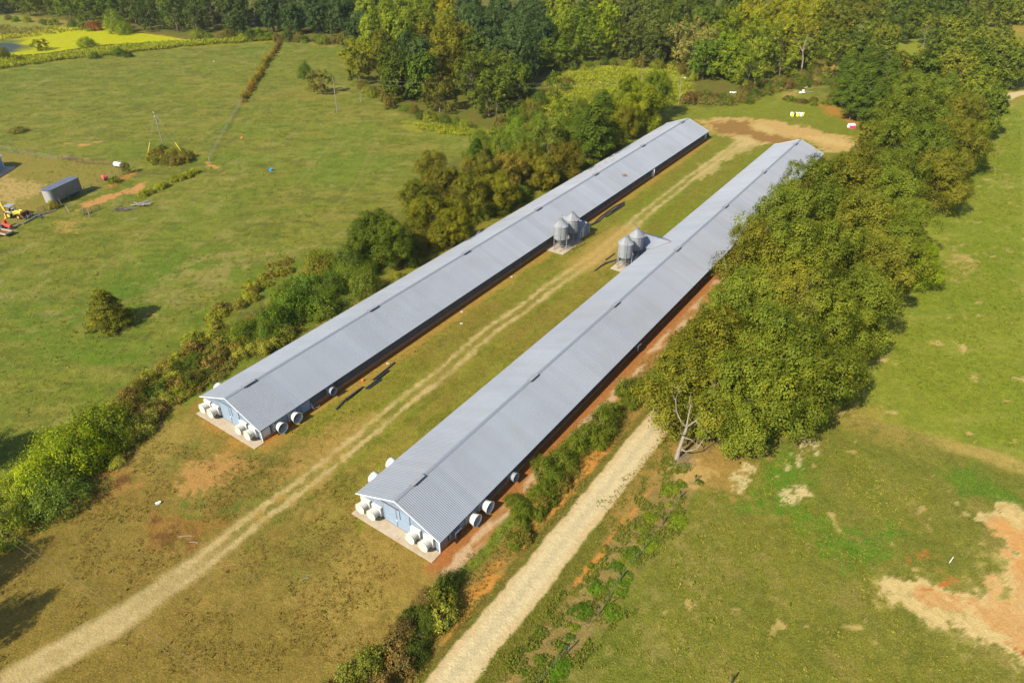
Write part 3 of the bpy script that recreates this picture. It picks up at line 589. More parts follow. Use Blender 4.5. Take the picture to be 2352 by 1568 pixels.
    t = MB(); t.tube([(-.13, .32, 1.35), (-.20, .32, 1.30), (-.20, .12, 1.25), (-.13, .12, 1.2)], .035, 6); t.box((-.115, .3, 1.32), (.03, .16, .12)); t.build('latch', MT['white'], H)
    t = MB(); t.box((-.13, 1.2, 3.18), (.06, 2.9, .07)); t.box((-.14, -.28, 2.4), (.05, .05, 1.3)); t.build('door_track', MT['galv2'] if which == 0 else MT['rust'], H)
    for y in (5.15, 3.35, -2.75, -4.70):
        exhaust_fan(H, 'gable', (-.07, y, 1.28), math.pi)
    # side walls
    for s in (1, -1):
        w = MB(); w.box((HL/2, s*(HWW-.06), 1.28), (HL-.2, .08, 1.56)); w.build('curtain_wall', MT['curtain'], H)
        k = MB(); k.box((HL/2, s*HWW, .26), (HL-.1, .10, .52)); k.build('kick_board', MT['kick'] if s < 0 else MT['conc'], H)
        g = MB(); g.box((0,0,0), (.09, .06, 1.5)); g = g.mesh('wall_post', MT['curtain'])
        for i in range(51): link('wall_post', g, H, (1.5+i*3.04, s*(HWW+.01), 1.25))
        c = MB()
        for zz in (.62, 1.1, 1.6): c.box((HL/2, s*(HWW-.012), zz), (HL-.3, .02, .03))
        c.build('curtain_cord', MT['galv2'], H)
        u0, u1 = (.1, 1.35)
        m = MB(); m.box(((u0+u1)/2, s*(HWW+.03), 1.25), (u1-u0, .03, 1.75)); m.build('end_panel', MT['fibre'] if which == 0 else MT['galv2'], H)
        m = MB(); m.box((4.9, s*(HWW+.0), 1.3), (6.6, .06, 1.7)); m.build('fan_bay_wall', MT['blue'], H)
    right = -math.pi/2
    if which == 0:
        exhaust_fan(H, 'side', (2.55, -HWW-.04, 1.15), right); exhaust_fan(H, 'side', (5.15, -HWW-.04, 1.15), right)
        m = MB(); m.box((7.6, -HWW-.06, 1.15), (1.55, .05, 1.95)); m.build('side_door', MT['blue2'], H)
        m = MB(); m.prism([(8.5, -HWW-.05, .1),(8.5, -HWW-.75, .1),(8.5, -HWW-.05, 1.0)], (.05,0,0)); m.build('door_brace', MT['fibre'], H)
        exhaust_fan(H, 'galv', (12.1, -HWW-.04, 1.25), right)
        m = MB(); m.tube([(8.9, -HWW-.5, .12), (9.3, -HWW-.7, .12), (9.6, -HWW-.5, .12)], .06, 6); m.build('drain_elbow', MT['whitep'], H)
        for u in (61.5, 75.0, 98.0, 128.5): 
            m = MB(); m.tube([(u, -HWW-.12, 0), (u, -HWW-.12, 2.1)], .05, 6); m.box((u+.1, -HWW-.12, .5), (.14, .12, .3)); m.build('downpipe', MT['galv'], H)
        m = MB(); m.box((119.5, -HWW-.35, 1.0), (.12, .7, 1.95)); m.box((120.1, -HWW-.1, 1.0), (1.3, .1, 1.9)); m.build('open_white_door', MT['white'], H)
        exhaust_fan(H, 'side', (3.0, HWW+.04, 1.3), math.pi/2)
        exhaust_fan(H, 'side', (66.0, HWW+.04, 1.3), math.pi/2)
        m = MB(); m.box((HL-.6, -HWW-.02, 1.2), (1.1, .04, 1.6)); m.build('end_panel', MT['fibre'], H)
    else:
        exhaust_fan(H, 'hood', (2.6, -HWW-.04, 1.15), right)
        exhaust_fan(H, 'side', (5.3, -HWW-.04, 1.15), right); exhaust_fan(H, 'side', (7.8, -HWW-.04, 1.15), right)
        exhaust_fan(H, 'galv', (13.6, -HWW-.04, 1.25), right); exhaust_fan(H, 'hood', (48.6, -HWW-.04, 1.2), right)
        exhaust_fan(H, 'side', (3.2, HWW+.04, 1.5), math.pi/2); exhaust_fan(H, 'side', (6.3, HWW+.04, 1.5), math.pi/2)
    # grime and rust streaks on the sheets are in the material; leaf litter on the far left slope of the first house
    return H
H1 = poultry_house(OA, 'long grey metal-roofed poultry house beside the left hedge, silos on its right', 0)
H2 = poultry_house(OB, 'long grey metal-roofed poultry house nearer the gravel road and oaks', 1)

def apron(o, v0, v1, depth, label):
    a = [o+DU*u+DV*v for u, v in ((-.12, v0), (-depth, v0), (-depth, v1), (-.12, v1))]
    m = MB(); m.prism([(p[0], p[1], -.2) for p in a], (0, 0, .31)); ob = m.build('concrete_apron', MT['conc']); tag(ob, label, kind='structure')
apron(OA, -6.35, 6.5, 1.75, 'long weathered concrete apron in front of the left poultry house gable')
apron(OB, -6.35, 6.3, 1.75, 'long weathered concrete apron in front of the right poultry house gable')

# ---------------------------------------------------------------- control sheds built against the houses
def control_shed(o, s, u, w, out, zr, label, door_on, which):
    """s = +1 to the left of the house, -1 to the right; local x along the house, y outward"""
    p = o + DU*u - DV*s*HWW
    S = empty('control_shed', (p[0], p[1], 0), BA, label, 'shed', 'control sheds beside the feed silos')
    ze = zr-1.15; hw = w/2
    y1 = s*out; body = MB()
    body.prism([(-hw, y1, 0), (hw, y1, 0), (hw, y1, ze), (0, y1, zr-.12), (-hw, y1, ze)], (0, -s*(out-.3), 0)); body.build('wall', MT['blue'], S)
    back = s*(-2.9); rib = 12
    for side in (1, -1):
        sl = math.hypot(hw+.3, zr-ze); ang = math.atan2(zr-ze, hw+.3); n = 6; L_ = (out+.45)
        # sheets run from ridge to eave; the inner end is cut along the valley with the main roof
        for k in range(n):
            ya = s*(out+.35)-s*k*(L_)/n; yb = s*(out+.35)-s*(k+1)*(L_)/n
            m = MB(); e = hw+.3
            m.poly([(0, ya, zr+.03), (0, yb, zr+.03), (side*e, yb, ze+.03), (side*e, ya, ze+.03)])
            for j in range(3):
                yy = ya+(yb-ya)*(j+.5)/3
                m.prism([(0, yy-.03, zr+.031), (0, yy+.03, zr+.031), (side*e, yy+.03, ze+.031), (side*e, yy-.03, ze+.031)], (0, 0, .035))
            m.build('roof_panel', MT['roof'], S)
        # valley triangle over the main roof
        yi = s*(out+.35)-s*L_
        zmain = lambda yy: roof_z(HWW + s*yy)
        slope = (ZR-ZE)/RW; ye = yi; yt = -s*((zr+.03-(ZE+ (RW-HWW)*slope))/slope)
        m = MB(); m.poly([(0, yi, zr+.03), (0, yt, zr+.06), (side*(hw+.3), yi, ze+.03)]); m.build('valley_panel', MT['roof'], S)
        m = MB(); m.tube([(side*(hw+.32), yi+s*.0, ze+.05), (0, yt, zr+.07)], .06, 4); m.build('valley_flashing', MT['rust'], S)
    m = MB(); m.tube([(0, s*(out+.36), zr+.05), (0, yi, zr+.05)], .07, 5); m.build('ridge_cap', MT['ridge'], S)
    for side in (1, -1):
        m = MB(); m.prism([(0, s*(out+.38), zr+.03), (0, s*(out+.34), zr+.03), (side*(hw+.32), s*(out+.34), ze+.02), (side*(hw+.32), s*(out+.38), ze+.02)], (0, 0, -.14)); m.build('rake_trim', MT['white'], S)
        m = MB(); m.box((side*hw, y1+s*.02, ze/2), (.12, .1, ze)); m.build('corner_post', MT['white'], S)
    d = MB(); d.box((door_on, y1+s*.03, 1.0), (.85, .05, 1.95)); dd = d.build('door', MT['fibre'], S)
    h = MB(); h.box((door_on+.3, y1+s*.07, 1.0), (.06, .05, .06)); h.build('handle', MT['galv2'], dd)
    wi = MB(); wi.box((-door_on, y1+s*.03, 1.4), (.6, .05, .55)); ww = wi.build('window', MT['white'], S)
    g = MB(); g.box((-door_on, y1+s*.06, 1.4), (.5, .02, .45)); g.build('pane', MT['glass'], ww)
    return S
control_shed(OA, -1, 80.2, 3.9, 3.55, 3.25, 'small pale blue gabled control shed beside the left pair of silos', -.7, 0)
control_shed(OB, 1, 81.8, 5.6, 4.1, 3.55, 'wide grey-roofed control shed joining the right poultry house behind its silos', -1.0, 1)

# ---------------------------------------------------------------- feed silos
def make_silo():
    S = empty('feed_silo', (0,0,0)); R = 1.40; zb, zt, za = 2.45, 5.15, 6.35
    b = MB(); prof = []
    n = 18
    for i in range(n):
        z0 = zb+(zt-zb)*i/n; dz = (zt-zb)/n; prof += [(R, z0), (R+.022, z0+dz*.5)]
    prof.append((R, zt)); b.lathe(prof, 36); barrel = b.build('barrel', MT['galv'], S, smooth=True)
    for z in (zb+.0, zb+.9, zb+1.8, zt): 
        m = MB(); m.lathe([(R+.03, z-.03), (R+.045, z), (R+.03, z+.03)], 36); m.build('band', MT['galv2'], barrel)
    m = MB(); m.lathe([(R+.10, zt-.04), (R+.02, zt+.05), (.34, za), (.30, za+.02)], 24); roof = m.build('silo_roof', MT['galv'], S)
    m = MB()
    for k in range(12):
        t = 2*math.pi*k/12; m.tube([((R+.08)*math.cos(t), (R+.08)*math.sin(t), zt), (.36*math.cos(t), .36*math.sin(t), za+.01)], .022, 4)
    m.build('roof_seam', MT['galv2'], roof)
    m = MB(); m.lathe([(.34, za-.02), (.34, za+.14), (.37, za+.15), (.30, za+.24), (.001, za+.27)], 20); m.build('fill_lid', MT['galv2'], S, smooth=False)
    m = MB(); m.lathe([(R-.01, zb+.02), (.22, .95), (.20, .72)], 28); m.build('hopper', MT['galv2'], S, smooth=True)
    m = MB(); m.box((0, 0, .62), (.42, .42, .26)); m.tube([(0, 0, .6), (.2, -1.4, .75), (.3, -2.0, 1.1)], .06, 8); m.build('feed_boot', MT['galv2'], S)
    for k in range(6):
        t = 2*math.pi*(k+.5)/6; c, s_ = math.cos(t)*(R+.045), math.sin(t)*(R+.045)
        l = MB(); l.box((c, s_, 1.75), (.10, .12, 3.5), rz=t); lo = l.build('leg', MT['galv'], S)
        f = MB(); f.box((c, s_, .02+.0), (.26, .26, .03)); f.build('foot_plate', MT['galv2'], lo)
    for k in range(6):
        a0, a1 = 2*math.pi*(k+.5)/6, 2*math.pi*(k+1.5)/6; m = MB()
        p0 = Vector((math.cos(a0)*(R+.04), math.sin(a0)*(R+.04), .35)); p1 = Vector((math.cos(a1)*(R+.04), math.sin(a1)*(R+.04), 1.5))
        if k % 2 == 0: m.tube([p0, p1], .025, 4)
        m.tube([Vector((p0.x, p0.y, 1.6)), Vector((p1.x, p1.y, 1.6))], .03, 4); m.build('brace', MT['galv2'], S)
    # ladder up the front of the barrel and over the roof
    t = math.radians(200); d = Vector((math.cos(t), math.sin(t), 0)); n_ = Vector((-math.sin(t), math.cos(t), 0))
    path = [d*(R+.22)+Vector((0,0,1.5)), d*(R+.22)+Vector((0,0,zt+.12)), d*.55+Vector((0,0,za+.12))]
    ld = MB()
    for s in (-.2, .2): ld.tube([p+n_*s for p in path], .025, 5)
    lo = ld.build('ladder', MT['galv2'], S); rg = MB()
    for (p, q) in zip(path, path[1:]):
        m_ = max(2, int((q-p).length/.3))
        for i in range(m_): c = p+(q-p)*(i/m_); rg.tube([c-n_*.2, c+n_*.2], .014, 4)
    rg.build('rung', MT['galv2'], lo)
    hr = MB()
    for s in (-.28, .28): hr.tube([d*(R+.1)+n_*s+Vector((0,0,zt)), d*(R+.05)+n_*s+Vector((0,0,zt+.75)), d*.4+n_*s+Vector((0,0,za+.65)), d*.35+n_*s+Vector((0,0,za))], .018, 4)
    hr.build('hand_rail', MT['galv2'], S)
    return S
SIL = [(OA, 72.3, 8.55, 'feed silo left of the lane, front one of the left pair', .0), (OA, 76.3, 8.75, 'feed silo left of the lane, next to the small blue shed', .3),
       (OB, 73.3, -8.85, 'feed silo right of the lane, front one of the right pair', .1), (OB, 77.5, -8.65, 'feed silo right of the lane, tall spout on its lid', .4)]
s0 = make_silo()
for i, (o, u, v, lab, rz) in enumerate(SIL):
    s = s0 if i == 0 else copy_tree(s0); p = HB(u, v, .1, o); s.location = p; s.rotation_euler = (0, 0, BA+rz)
    tag(s, lab, 'silo', 'galvanised feed silos')
    if i == 3:
        m = MB(); m.tube([(0,0,6.5), (-.15,.3,7.1), (-.9,1.2,8.2)], .07, 6); m.build('spout', MT['galv'], s)
def pad(o, u0, u1, v0, v1, label):
    a = [o+DU*u+DV*v for u, v in ((u0,v0),(u1,v0),(u1,v1),(u0,v1))]; m = MB(); m.prism([(p[0], p[1], -.2) for p in a], (0,0,.3))
    tag(m.build('concrete_pad', MT['conc']), label, kind='structure')
pad(OA, 70.2, 78.1, 6.3, 10.5, 'concrete pad under the left pair of silos'); pad(OB, 71.2, 79, -10.7, -6.4, 'concrete pad under the right pair of silos')

# ---------------------------------------------------------------- bundles of black pipe, flagging, loose bits round the houses
def pipes(label, lst, group='heaps of black drain pipe'):
    c = np.mean([p for l in lst for p in l], 0); E_ = empty('pipe_heap', (c[0], c[1], 0), 0, label, 'pipes', group)
    for l in lst:
        l = [Vector((p[0]-c[0], p[1]-c[1], p[2] if len(p) > 2 else .14)) for p in l]
        m = MB(); m.tube(l, .13, 8); m.build('pipe', MT['pipe'], E_, smooth=True)
    return E_
def a3(o, u, v, z=.14): p = HB(u, v, z, o); return (p.x, p.y, p.z)
pipes('black pipes lying on the bare strip beside the left house near its grey fan',
      [[a3(OA,10.3,9.3), a3(OA,13.0,8.7), a3(OA,16.3,8.7)], [a3(OA,12.4,9.0,.3), a3(OA,15.4,8.8,.3)], [a3(OA,16.4,9.6), a3(OA,19.2,9.6)], [a3(OA,16.2,9.3), a3(OA,19.4,9.2)], [a3(OA,18.6,9.2,.3), a3(OA,21.5,9.0,.2)], [a3(OA,18.4,8.7), a3(OA,23.6,8.3)]])
pipes('long black pipes curving along the wall behind the small blue shed',
      [[a3(OA,83.5,7.6), a3(OA,87,8.2), a3(OA,91,7.7), a3(OA,97,7.6), a3(OA,101,8.2)], [a3(OA,84,8.0), a3(OA,88,8.6), a3(OA,92,8.2), a3(OA,99,8.3)], [a3(OA,91,8.8,.2), a3(OA,95,8.9), a3(OA,99.5,9.0)], [a3(OA,94,8.4,.3), a3(OA,100,8.6,.3)]])
pipes('short black pipes bent on the grass in front of the right pair of silos',
      [[a3(OB,68.6,-12.6), a3(OB,72.4,-12.5), a3(OB,75.4,-11.2), a3(OB,77.4,-11.6)], [a3(OB,70.6,-12.6,.2), a3(OB,73,-12.1), a3(OB,76,-11.0)], [a3(OB,73.6,-13.0), a3(OB,77.2,-12.9)], [a3(OB,74,-11.0), a3(OB,76.4,-10.4)]])
m = MB(); m.box((0,0,.55), (1.5, 1.0, .5)); m.box((.3,.1,.9), (.8,.7,.3)); m.tube([(-1.4,.2,.3),(1.2,.4,.3)], .06); e = empty('farm_cart', HB(156.6, 5.2, 0, OA), BA, 'dark loaded cart parked under the far right corner of the left house', 'cart'); m.build('load', MT['curtain'], e)
for sx in (-.5,.5):
    w = MB(); w.lathe([(.3,-.06),(.3,.06)], 14, 'Y', (sx, -.6, .3), True); w.build('wheel', MT['tyre'], e)
def rock(name, mat, p, s, label, cat, seed=0):
    bm = bmesh.new(); bmesh.ops.create_icosphere(bm, subdivisions=2, radius=1); r = random.Random(seed)
    for v in bm.verts: v.co *= 1+r.uniform(-.18,.18); v.co.x *= s[0]; v.co.y *= s[1]; v.co.z *= s[2]
    me = bpy.data.meshes.new(name); bm.to_mesh(me); bm.free(); me.materials.append(mat); o = link(name, me, loc=p); return tag(o, label, cat)
for i, (u, v, lab) in enumerate([(22.8, 7.6, 'pale stone on the bare strip beside the left house, nearest of four'), (41.5, 7.5, 'pale stone on the bare strip beside the left house, second nearest'), (56.8, 7.4, 'pale stone on the bare strip beside the left house, before the silos'), (38.5, 9.8, 'small pale stone out on the grass beside the left house')]):
    rock('stone', MT['conc'], HB(u, v, .12, OA), (.3,.22,.16), lab, 'stone', i)
p = HB(17.4, 7.5, .2, OA); rock('flagging_bundle', MT['fire'], p, (.22,.18,.2), 'bright orange bundle beside the black pipes by the left house', 'bundle', 9)
rock('white_sack', MT['whitep'], HB(84.6, 7.9, .5, OB), (.9,.5,.5), 'white sack-like heap against the right house where the oaks begin', 'sack', 12)
# pipe gate frames lying by the silos
def pipe_frame(name, pts, label, cat):
    c = np.mean(pts, 0); m = MB(); P = [Vector(p)-Vector(c) for p in pts]
    for a, b in zip(P, P[1:]+P[:1]): m.tube([a, b], .035, 5)
    for t in (.33, .66): m.tube([P[0].lerp(P[1], t), P[3].lerp(P[2], t)], .025, 5)
    return tag(m.build(name, MT['rust'], loc=c), label, cat)
pipe_frame('cattle_panel', [a3(OA,78.6,10.6,.1), a3(OA,82.6,11.4,.1), a3(OA,82.4,11.5,1.0), a3(OA,78.6,10.8,1.0)], 'rusty pipe panel leaning in front of the small blue shed', 'panel')
pipe_frame('cattle_panel', [a3(OA,73.2,10.9,.1), a3(OA,76.9,11.6,.1), a3(OA,76.9,11.7,.9), a3(OA,73.2,11.0,.9)], 'rusty pipe panel standing in front of the left pair of silos', 'panel')
m = MB(); m.tube([(0,0,.9),(.6,.5,1.1),(1.5,1.0,1.3),(2.4,1.3,1.5)], .09, 8); tag(m.build('white_pipe', MT['whitep'], loc=HB(74.6,-7.6,0,OB), rot=(0,0,BA-.5)), 'white plastic pipe running from the silos to the right house wall', 'pipe')
m = MB(); m.box((0,0,.6), (1.1,.9,1.2)); m.box((0,0,1.23), (1.2,1.0,.06)); tag(m.build('blue_bin', MT['bluep'], loc=HB(79.2,-7.0,0,OB), rot=(0,0,BA)), 'bright blue bin tucked between the right silos and the control shed', 'bin')

# ================================================================ FOLIAGE
def leaf_material(name, rough=.75, trans=.32, sat=1.0):
    m = bpy.data.materials.new(name); m.use_nodes = True; t = m.node_tree; L = t.links; t.nodes.remove(t.nodes['Principled BSDF'])
    out = t.nodes['Material Output']; oi = nd(t, 'ShaderNodeObjectInfo'); at = nd(t, 'ShaderNodeAttribute', attribute_name='tint')
    m1 = nd(t, 'ShaderNodeMix', data_type='RGBA', blend_type='MULTIPLY'); m1.inputs[0].default_value = 1
    L.new(oi.outputs['Color'], m1.inputs[6]); L.new(at.outputs['Color'], m1.inputs[7])
    d = nd(t, 'ShaderNodeBsdfDiffuse'); tr = nd(t, 'ShaderNodeBsdfTranslucent'); g = nd(t, 'ShaderNodeBsdfGlossy'); g.inputs['Roughness'].default_value = .5
    g.inputs['Color'].default_value = (.5,.5,.45,1)
    m2 = nd(t, 'ShaderNodeMix', data_type='RGBA', blend_type='MULTIPLY'); m2.inputs[0].default_value = 1; L.new(m1.outputs[2], m2.inputs[6]); m2.inputs[7].default_value = (1.3, 1.35, .5, 1)
    L.new(m1.outputs[2], d.inputs[0]); L.new(m2.outputs[2], tr.inputs[0])
    s = nd(t, 'ShaderNodeMixShader', i_Fac=trans); L.new(d.outputs[0], s.inputs[1]); L.new(tr.outputs[0], s.inputs[2])
    s2 = nd(t, 'ShaderNodeMixShader', i_Fac=.006); L.new(s.outputs[0], s2.inputs[1]); L.new(g.outputs[0], s2.inputs[2])
    L.new(s2.outputs[0], out.inputs['Surface']); return m
LEAF = leaf_material('leaves')

def leaf_arrays(P, Nn, S, asp=.7, rs=RNG):
    n = len(P); Nn = Nn/np.maximum(np.linalg.norm(Nn, axis=1, keepdims=True), 1e-6)
    r = rs.normal(size=(n, 3)); t = np.cross(Nn, r); t /= np.maximum(np.linalg.norm(t, axis=1, keepdims=True), 1e-6); b = np.cross(Nn, t)
    S = S[:, None]; k = rs.uniform(.5, 1.0, (n, 1))*asp
    v = np.stack([P-t*S*.5, P-b*S*.5*k+t*S*.1, P+t*S*.5, P+b*S*.5*k-t*S*.05], 1)
    v[:, 2] += Nn*S*rs.uniform(-.25, .25, (n, 1)); return v.reshape(-1, 3)
def leaves_to_mesh(name, V, tint, mat=None):
    n = len(V)//4; me = bpy.data.meshes.new(name)
    me.vertices.add(n*4); me.vertices.foreach_set('co', V.astype(np.float32).ravel())
    me.loops.add(n*4); me.loops.foreach_set('vertex_index', np.arange(n*4, dtype=np.int32))
    me.polygons.add(n); me.polygons.foreach_set('loop_start', (np.arange(n)*4).astype(np.int32)); me.update()
    a = me.color_attributes.new('tint', 'FLOAT_COLOR', 'POINT'); c = np.ones((n*4, 4), np.float32); c[:, :3] = np.repeat(tint, 4, 0); a.data.foreach_set('color', c.ravel())
    me.materials.append(mat or LEAF); return me
def tints(n, clump, rs, spread=.16, warm=.10, odd=.0, oddc=(1.9,1.1,.7)):
    k = 1+rs.normal(0, spread, n)+clump; w = rs.normal(0, warm, n)+clump*.4
    t = np.stack([k*(1+w), k, k*(1-w*.8)], 1)
    if odd: m = rs.random(n) < odd; t[m] *= np.array(oddc)
    return np.clip(t, .35, 2.2)
def sphere_dirs(n, rs, up=0.):
    d = rs.normal(size=(n, 3)); d[:, 2] += up; return d/np.linalg.norm(d, axis=1, keepdims=True)

def crown_round(name, seed, nlobe, nclump, nleaf, leaf, asp=.5, zb=.12, zm=.45, lobe=.30, odd=.01, up=.35, inner=.72, top=1.0, shape=.5):
    """broadleaf crown in a unit cylinder (radius 1, height 1): lobes carry twig clumps, clumps carry leaves"""
    rs = np.random.default_rng(seed); P = []; Nn = []; T = []
    for i in range(nlobe):
        zc = zb+.06+(top-.12-zb)*((i+.5)/nlobe)**.85; th = i*2.39996+rs.uniform(-.5,.5)
        r = max(.05, 1-((zc-zm)/(1.02-zm))**2)**shape if zc > zm else .80+.20*((zc-zb)/(zm-zb))
        rr = r*inner*rs.uniform(.55, 1.08) if rs.random() < .8 else r*rs.uniform(.1,.5)
        c = np.array([rr*math.cos(th), rr*math.sin(th), zc]); lr = lobe*rs.uniform(.7, 1.25)*(.75+.25*r)
        ltint = rs.normal(0, .09)
        cd = sphere_dirs(nclump, rs, up)
        for d in cd:
            cc = c+d*np.array([lr, lr, lr*asp])*rs.uniform(.75, 1.08); cr = lr*rs.uniform(.24,.42)
            dd = rs.normal(size=(nleaf, 3))*.55; p = cc+dd*np.array([cr, cr, cr*asp])
            P.append(p); Nn.append(d*1.0+dd*.4+np.array([-.15,-.2,.45])+rs.normal(size=(nleaf,3))*.33); T.append(tints(nleaf, ltint+rs.normal(0,.09), rs, odd=odd, warm=.05))
    P = np.concatenate(P); Nn = np.concatenate(Nn); T = np.concatenate(T)
    m = P[:, 2] > .01; P, Nn, T = P[m], Nn[m], T[m]
    # leaves are sized in radius units; squash z so they look equal once scaled
    Q = P*np.array([1,1,1/asp]); V = leaf_arrays(Q, Nn, leaf*rs.uniform(.7,1.3,len(P)), .75, rs)*np.array([1,1,asp])
    return leaves_to_mesh(name, V, T)
def crown_pine(name, seed, tiers, asp=.4, leaf=.10, zb=.22, dome=.6, tuft=26, nb=8):
    rs = np.random.default_rng(seed); P = []; Nn = []; T = []
    for k in range(tiers):
        z = zb+(1-zb)*(k/(tiers-1)); r = (1-((z-zb)/(1.0-zb))**1.7)**dome*.95+.10; 
        if k < 2: r *= .75
        for j in range(max(3, int(nb*(.5+r*.6)))):
            th = rs.uniform(0, 6.283); rb = r*rs.uniform(.7, 1.05); ct = rs.normal(0,.10)
            for q in np.arange(.35, 1.01, .22):
                cc = np.array([rb*q*math.cos(th), rb*q*math.sin(th), z+.02*q-.015]); 
                for s_ in (-1, 1):
                    c2 = cc+np.array([-math.sin(th), math.cos(th), 0])*s_*.10*r*q; dd = rs.normal(size=(tuft, 3))*.5
                    p = c2+dd*np.array([.15,.15,.045]); P.append(p); Nn.append(dd*.4+np.array([math.cos(th)*.3, math.sin(th)*.3, 1.])+rs.normal(size=(tuft,3))*.35); T.append(tints(tuft, ct, rs))
    P = np.concatenate(P); Nn = np.concatenate(Nn); T = np.concatenate(T)
    V = leaf_arrays(P*np.array([1,1,1/asp]), Nn, leaf*rs.uniform(.6,1.3,len(P)), .45, rs)*np.array([1,1,asp]); return leaves_to_mesh(name, V, T)
def crown_cedar(name, seed, n, asp=.45, leaf=.09, power=.85, spikes=60):
    rs = np.random.default_rng(seed); P = []; Nn = []; T = []
    for i in range(spikes):
        z = rs.uniform(.02, .97)**1.15; th = rs.uniform(0, 6.283); r = (1-z)**power*rs.uniform(.72, 1.08)+.04; ct = rs.normal(0,.13); m = n//spikes
        q = rs.uniform(.25, 1, m)**.6; c, s_ = math.cos(th), math.sin(th); w = .17*(1-q*.55)
        p = np.stack([r*q*c, r*q*s_, z+q*.10*(1-z)+.0*q], 1)+rs.normal(size=(m,3))*np.stack([w, w, w*.35], 1)*.6
        P.append(p); Nn.append(np.stack([np.full(m,c)*.8, np.full(m,s_)*.8, np.full(m,.45)], 1)+rs.normal(size=(m,3))*.5); T.append(tints(m, ct, rs))
    P = np.concatenate(P); Nn = np.concatenate(Nn); T = np.concatenate(T); k = P[:,2] > 0; P, Nn, T = P[k], Nn[k], T[k]
    V = leaf_arrays(P*np.array([1,1,1/asp]), Nn, leaf*rs.uniform(.6,1.3,len(P)), .5, rs)*np.array([1,1,asp]); return leaves_to_mesh(name, V, T)
def crown_shrub(name, seed, n, asp=.7, leaf=.07, odd=.02, clumps=90, fine=1.):
    rs = np.random.default_rng(seed); P = []; Nn = []; T = []; m = n//clumps; bump = sphere_dirs(9, rs)*1.0
    for i in range(clumps):
        d = sphere_dirs(1, rs, .5)[0]; d[2] = abs(d[2]); k = 1+.22*max(0, (bump@d).max()-.6); c = d*rs.uniform(.62,.98)*k*np.array([1,1,.92]); ct = rs.normal(0,.14)
        dd = rs.normal(size=(m,3))*.5; P.append(c+dd*.20*fine); Nn.append(d*.9+dd*.5+rs.normal(size=(m,3))*.5+np.array([0,0,.3])); T.append(tints(m, ct, rs, odd=odd))
    P = np.concatenate(P); Nn = np.concatenate(Nn); T = np.concatenate(T); P[:,2] = np.maximum(P[:,2], .02)
    Q = P.copy(); V = leaf_arrays(Q, Nn, leaf*rs.uniform(.6,1.3,len(P)), .7, rs); return leaves_to_mesh(name, V, T)
def crown_grass(name, seed, blades, asp=1., leaf=.2):
    return crown_shrub(name, seed, 2600, leaf=.10, clumps=26, fine=1.5)
def crown_blades(name, seed, blades, asp=1., leaf=.2):
    """arching tall-grass tuft (plumes bending outward)"""
    rs = np.random.default_rng(seed); V = []; T = []
    for i in range(blades):
        th = rs.uniform(0,6.283); r = rs.uniform(.3,1.0); h = rs.uniform(.6,1.0); w = leaf*.22; c, s_ = math.cos(th), math.sin(th); n_ = np.array([-s_, c, 0])*w
        b0 = np.array([.15*c, .15*s_, 0]); b1 = np.array([r*.55*c, r*.55*s_, h*.9]); b2 = np.array([r*c, r*s_, h*.62])
        V += [b0-n_*.3, b0+n_*.3, b1+n_, b1-n_, b1-n_, b1+n_, b2+n_*.4, b2-n_*.4]; k = rs.normal(1,.15); T += [[k,k,k]]*2
    return leaves_to_mesh(name, np.array(V), np.clip(np.array(T), .5, 1.6))

def branch_mesh(name, seed, depth=4, n0=5, length=.42, rad=.022, spread=.75, gnarl=.25, asp=.5, mat=None, trunk=.35, lean=0., up=.55):
    rs = random.Random(seed); mb = MB()
    def grow(p, d, L_, r, dep):
        pts = [p]; rr = [r]; q = p; dd = d
        for i in range(3):
            dd = (dd+Vector((rs.uniform(-1,1), rs.uniform(-1,1), rs.uniform(-.5,.8)))*gnarl).normalized(); q = q+dd*L_/3; pts.append(q); rr.append(r*(1-.22*(i+1)))
        mb.tube(pts, rr, 5 if dep > 1 else 4 if dep else 3, cap=False)
        if dep <= 0: return
        for k in range(rs.choice([2,3,3]) if dep < depth else n0):
            nd_ = (dd*.55+Vector((rs.uniform(-1,1), rs.uniform(-1,1), rs.uniform(-.3,1)*up))*spread).normalized()
            st = pts[-1] if k == 0 or dep == depth else pts[rs.choice([1,2,3])]
            grow(st, nd_, L_*rs.uniform(.55,.8), rr[-1]*(.8 if k == 0 else .6), dep-1)
    grow(Vector((0,0,-.01/asp)), Vector((lean,0,1)), trunk, rad, depth)
    me = mb.mesh(name, mat or MT['deadbark'])
    return me
def trunk_mesh(name, seed, asp, h=.62, rad=.045, limbs=7, mat=None):
    rs = random.Random(seed); mb = MB(); pts = []; rr = []; H_ = h/asp
    for i in range(6): t = i/5; pts.append(Vector((rs.uniform(-.04,.04)*t*2, rs.uniform(-.04,.04)*t*2, H_*t-.02))); rr.append(rad*(1.35 if i == 0 else 1-.62*t))
    mb.tube(pts, rr, 8, cap=False)
    for k in range(limbs):
        t = rs.uniform(.4, .98); b = pts[0].lerp(pts[-1], t); th = rs.uniform(0, 6.283); d = Vector((math.cos(th)*.8, math.sin(th)*.8, .75)); e1 = b+d*.32; e2 = e1+Vector((d.x*.35+rs.uniform(-.1,.1), d.y*.35+rs.uniform(-.1,.1), .16))
        mb.tube([b, e1, e2], [rad*.42, rad*.28, rad*.12], 5, cap=False)
    me = mb.mesh(name, mat or MT['bark']); 
    return me     # in radius units on every axis

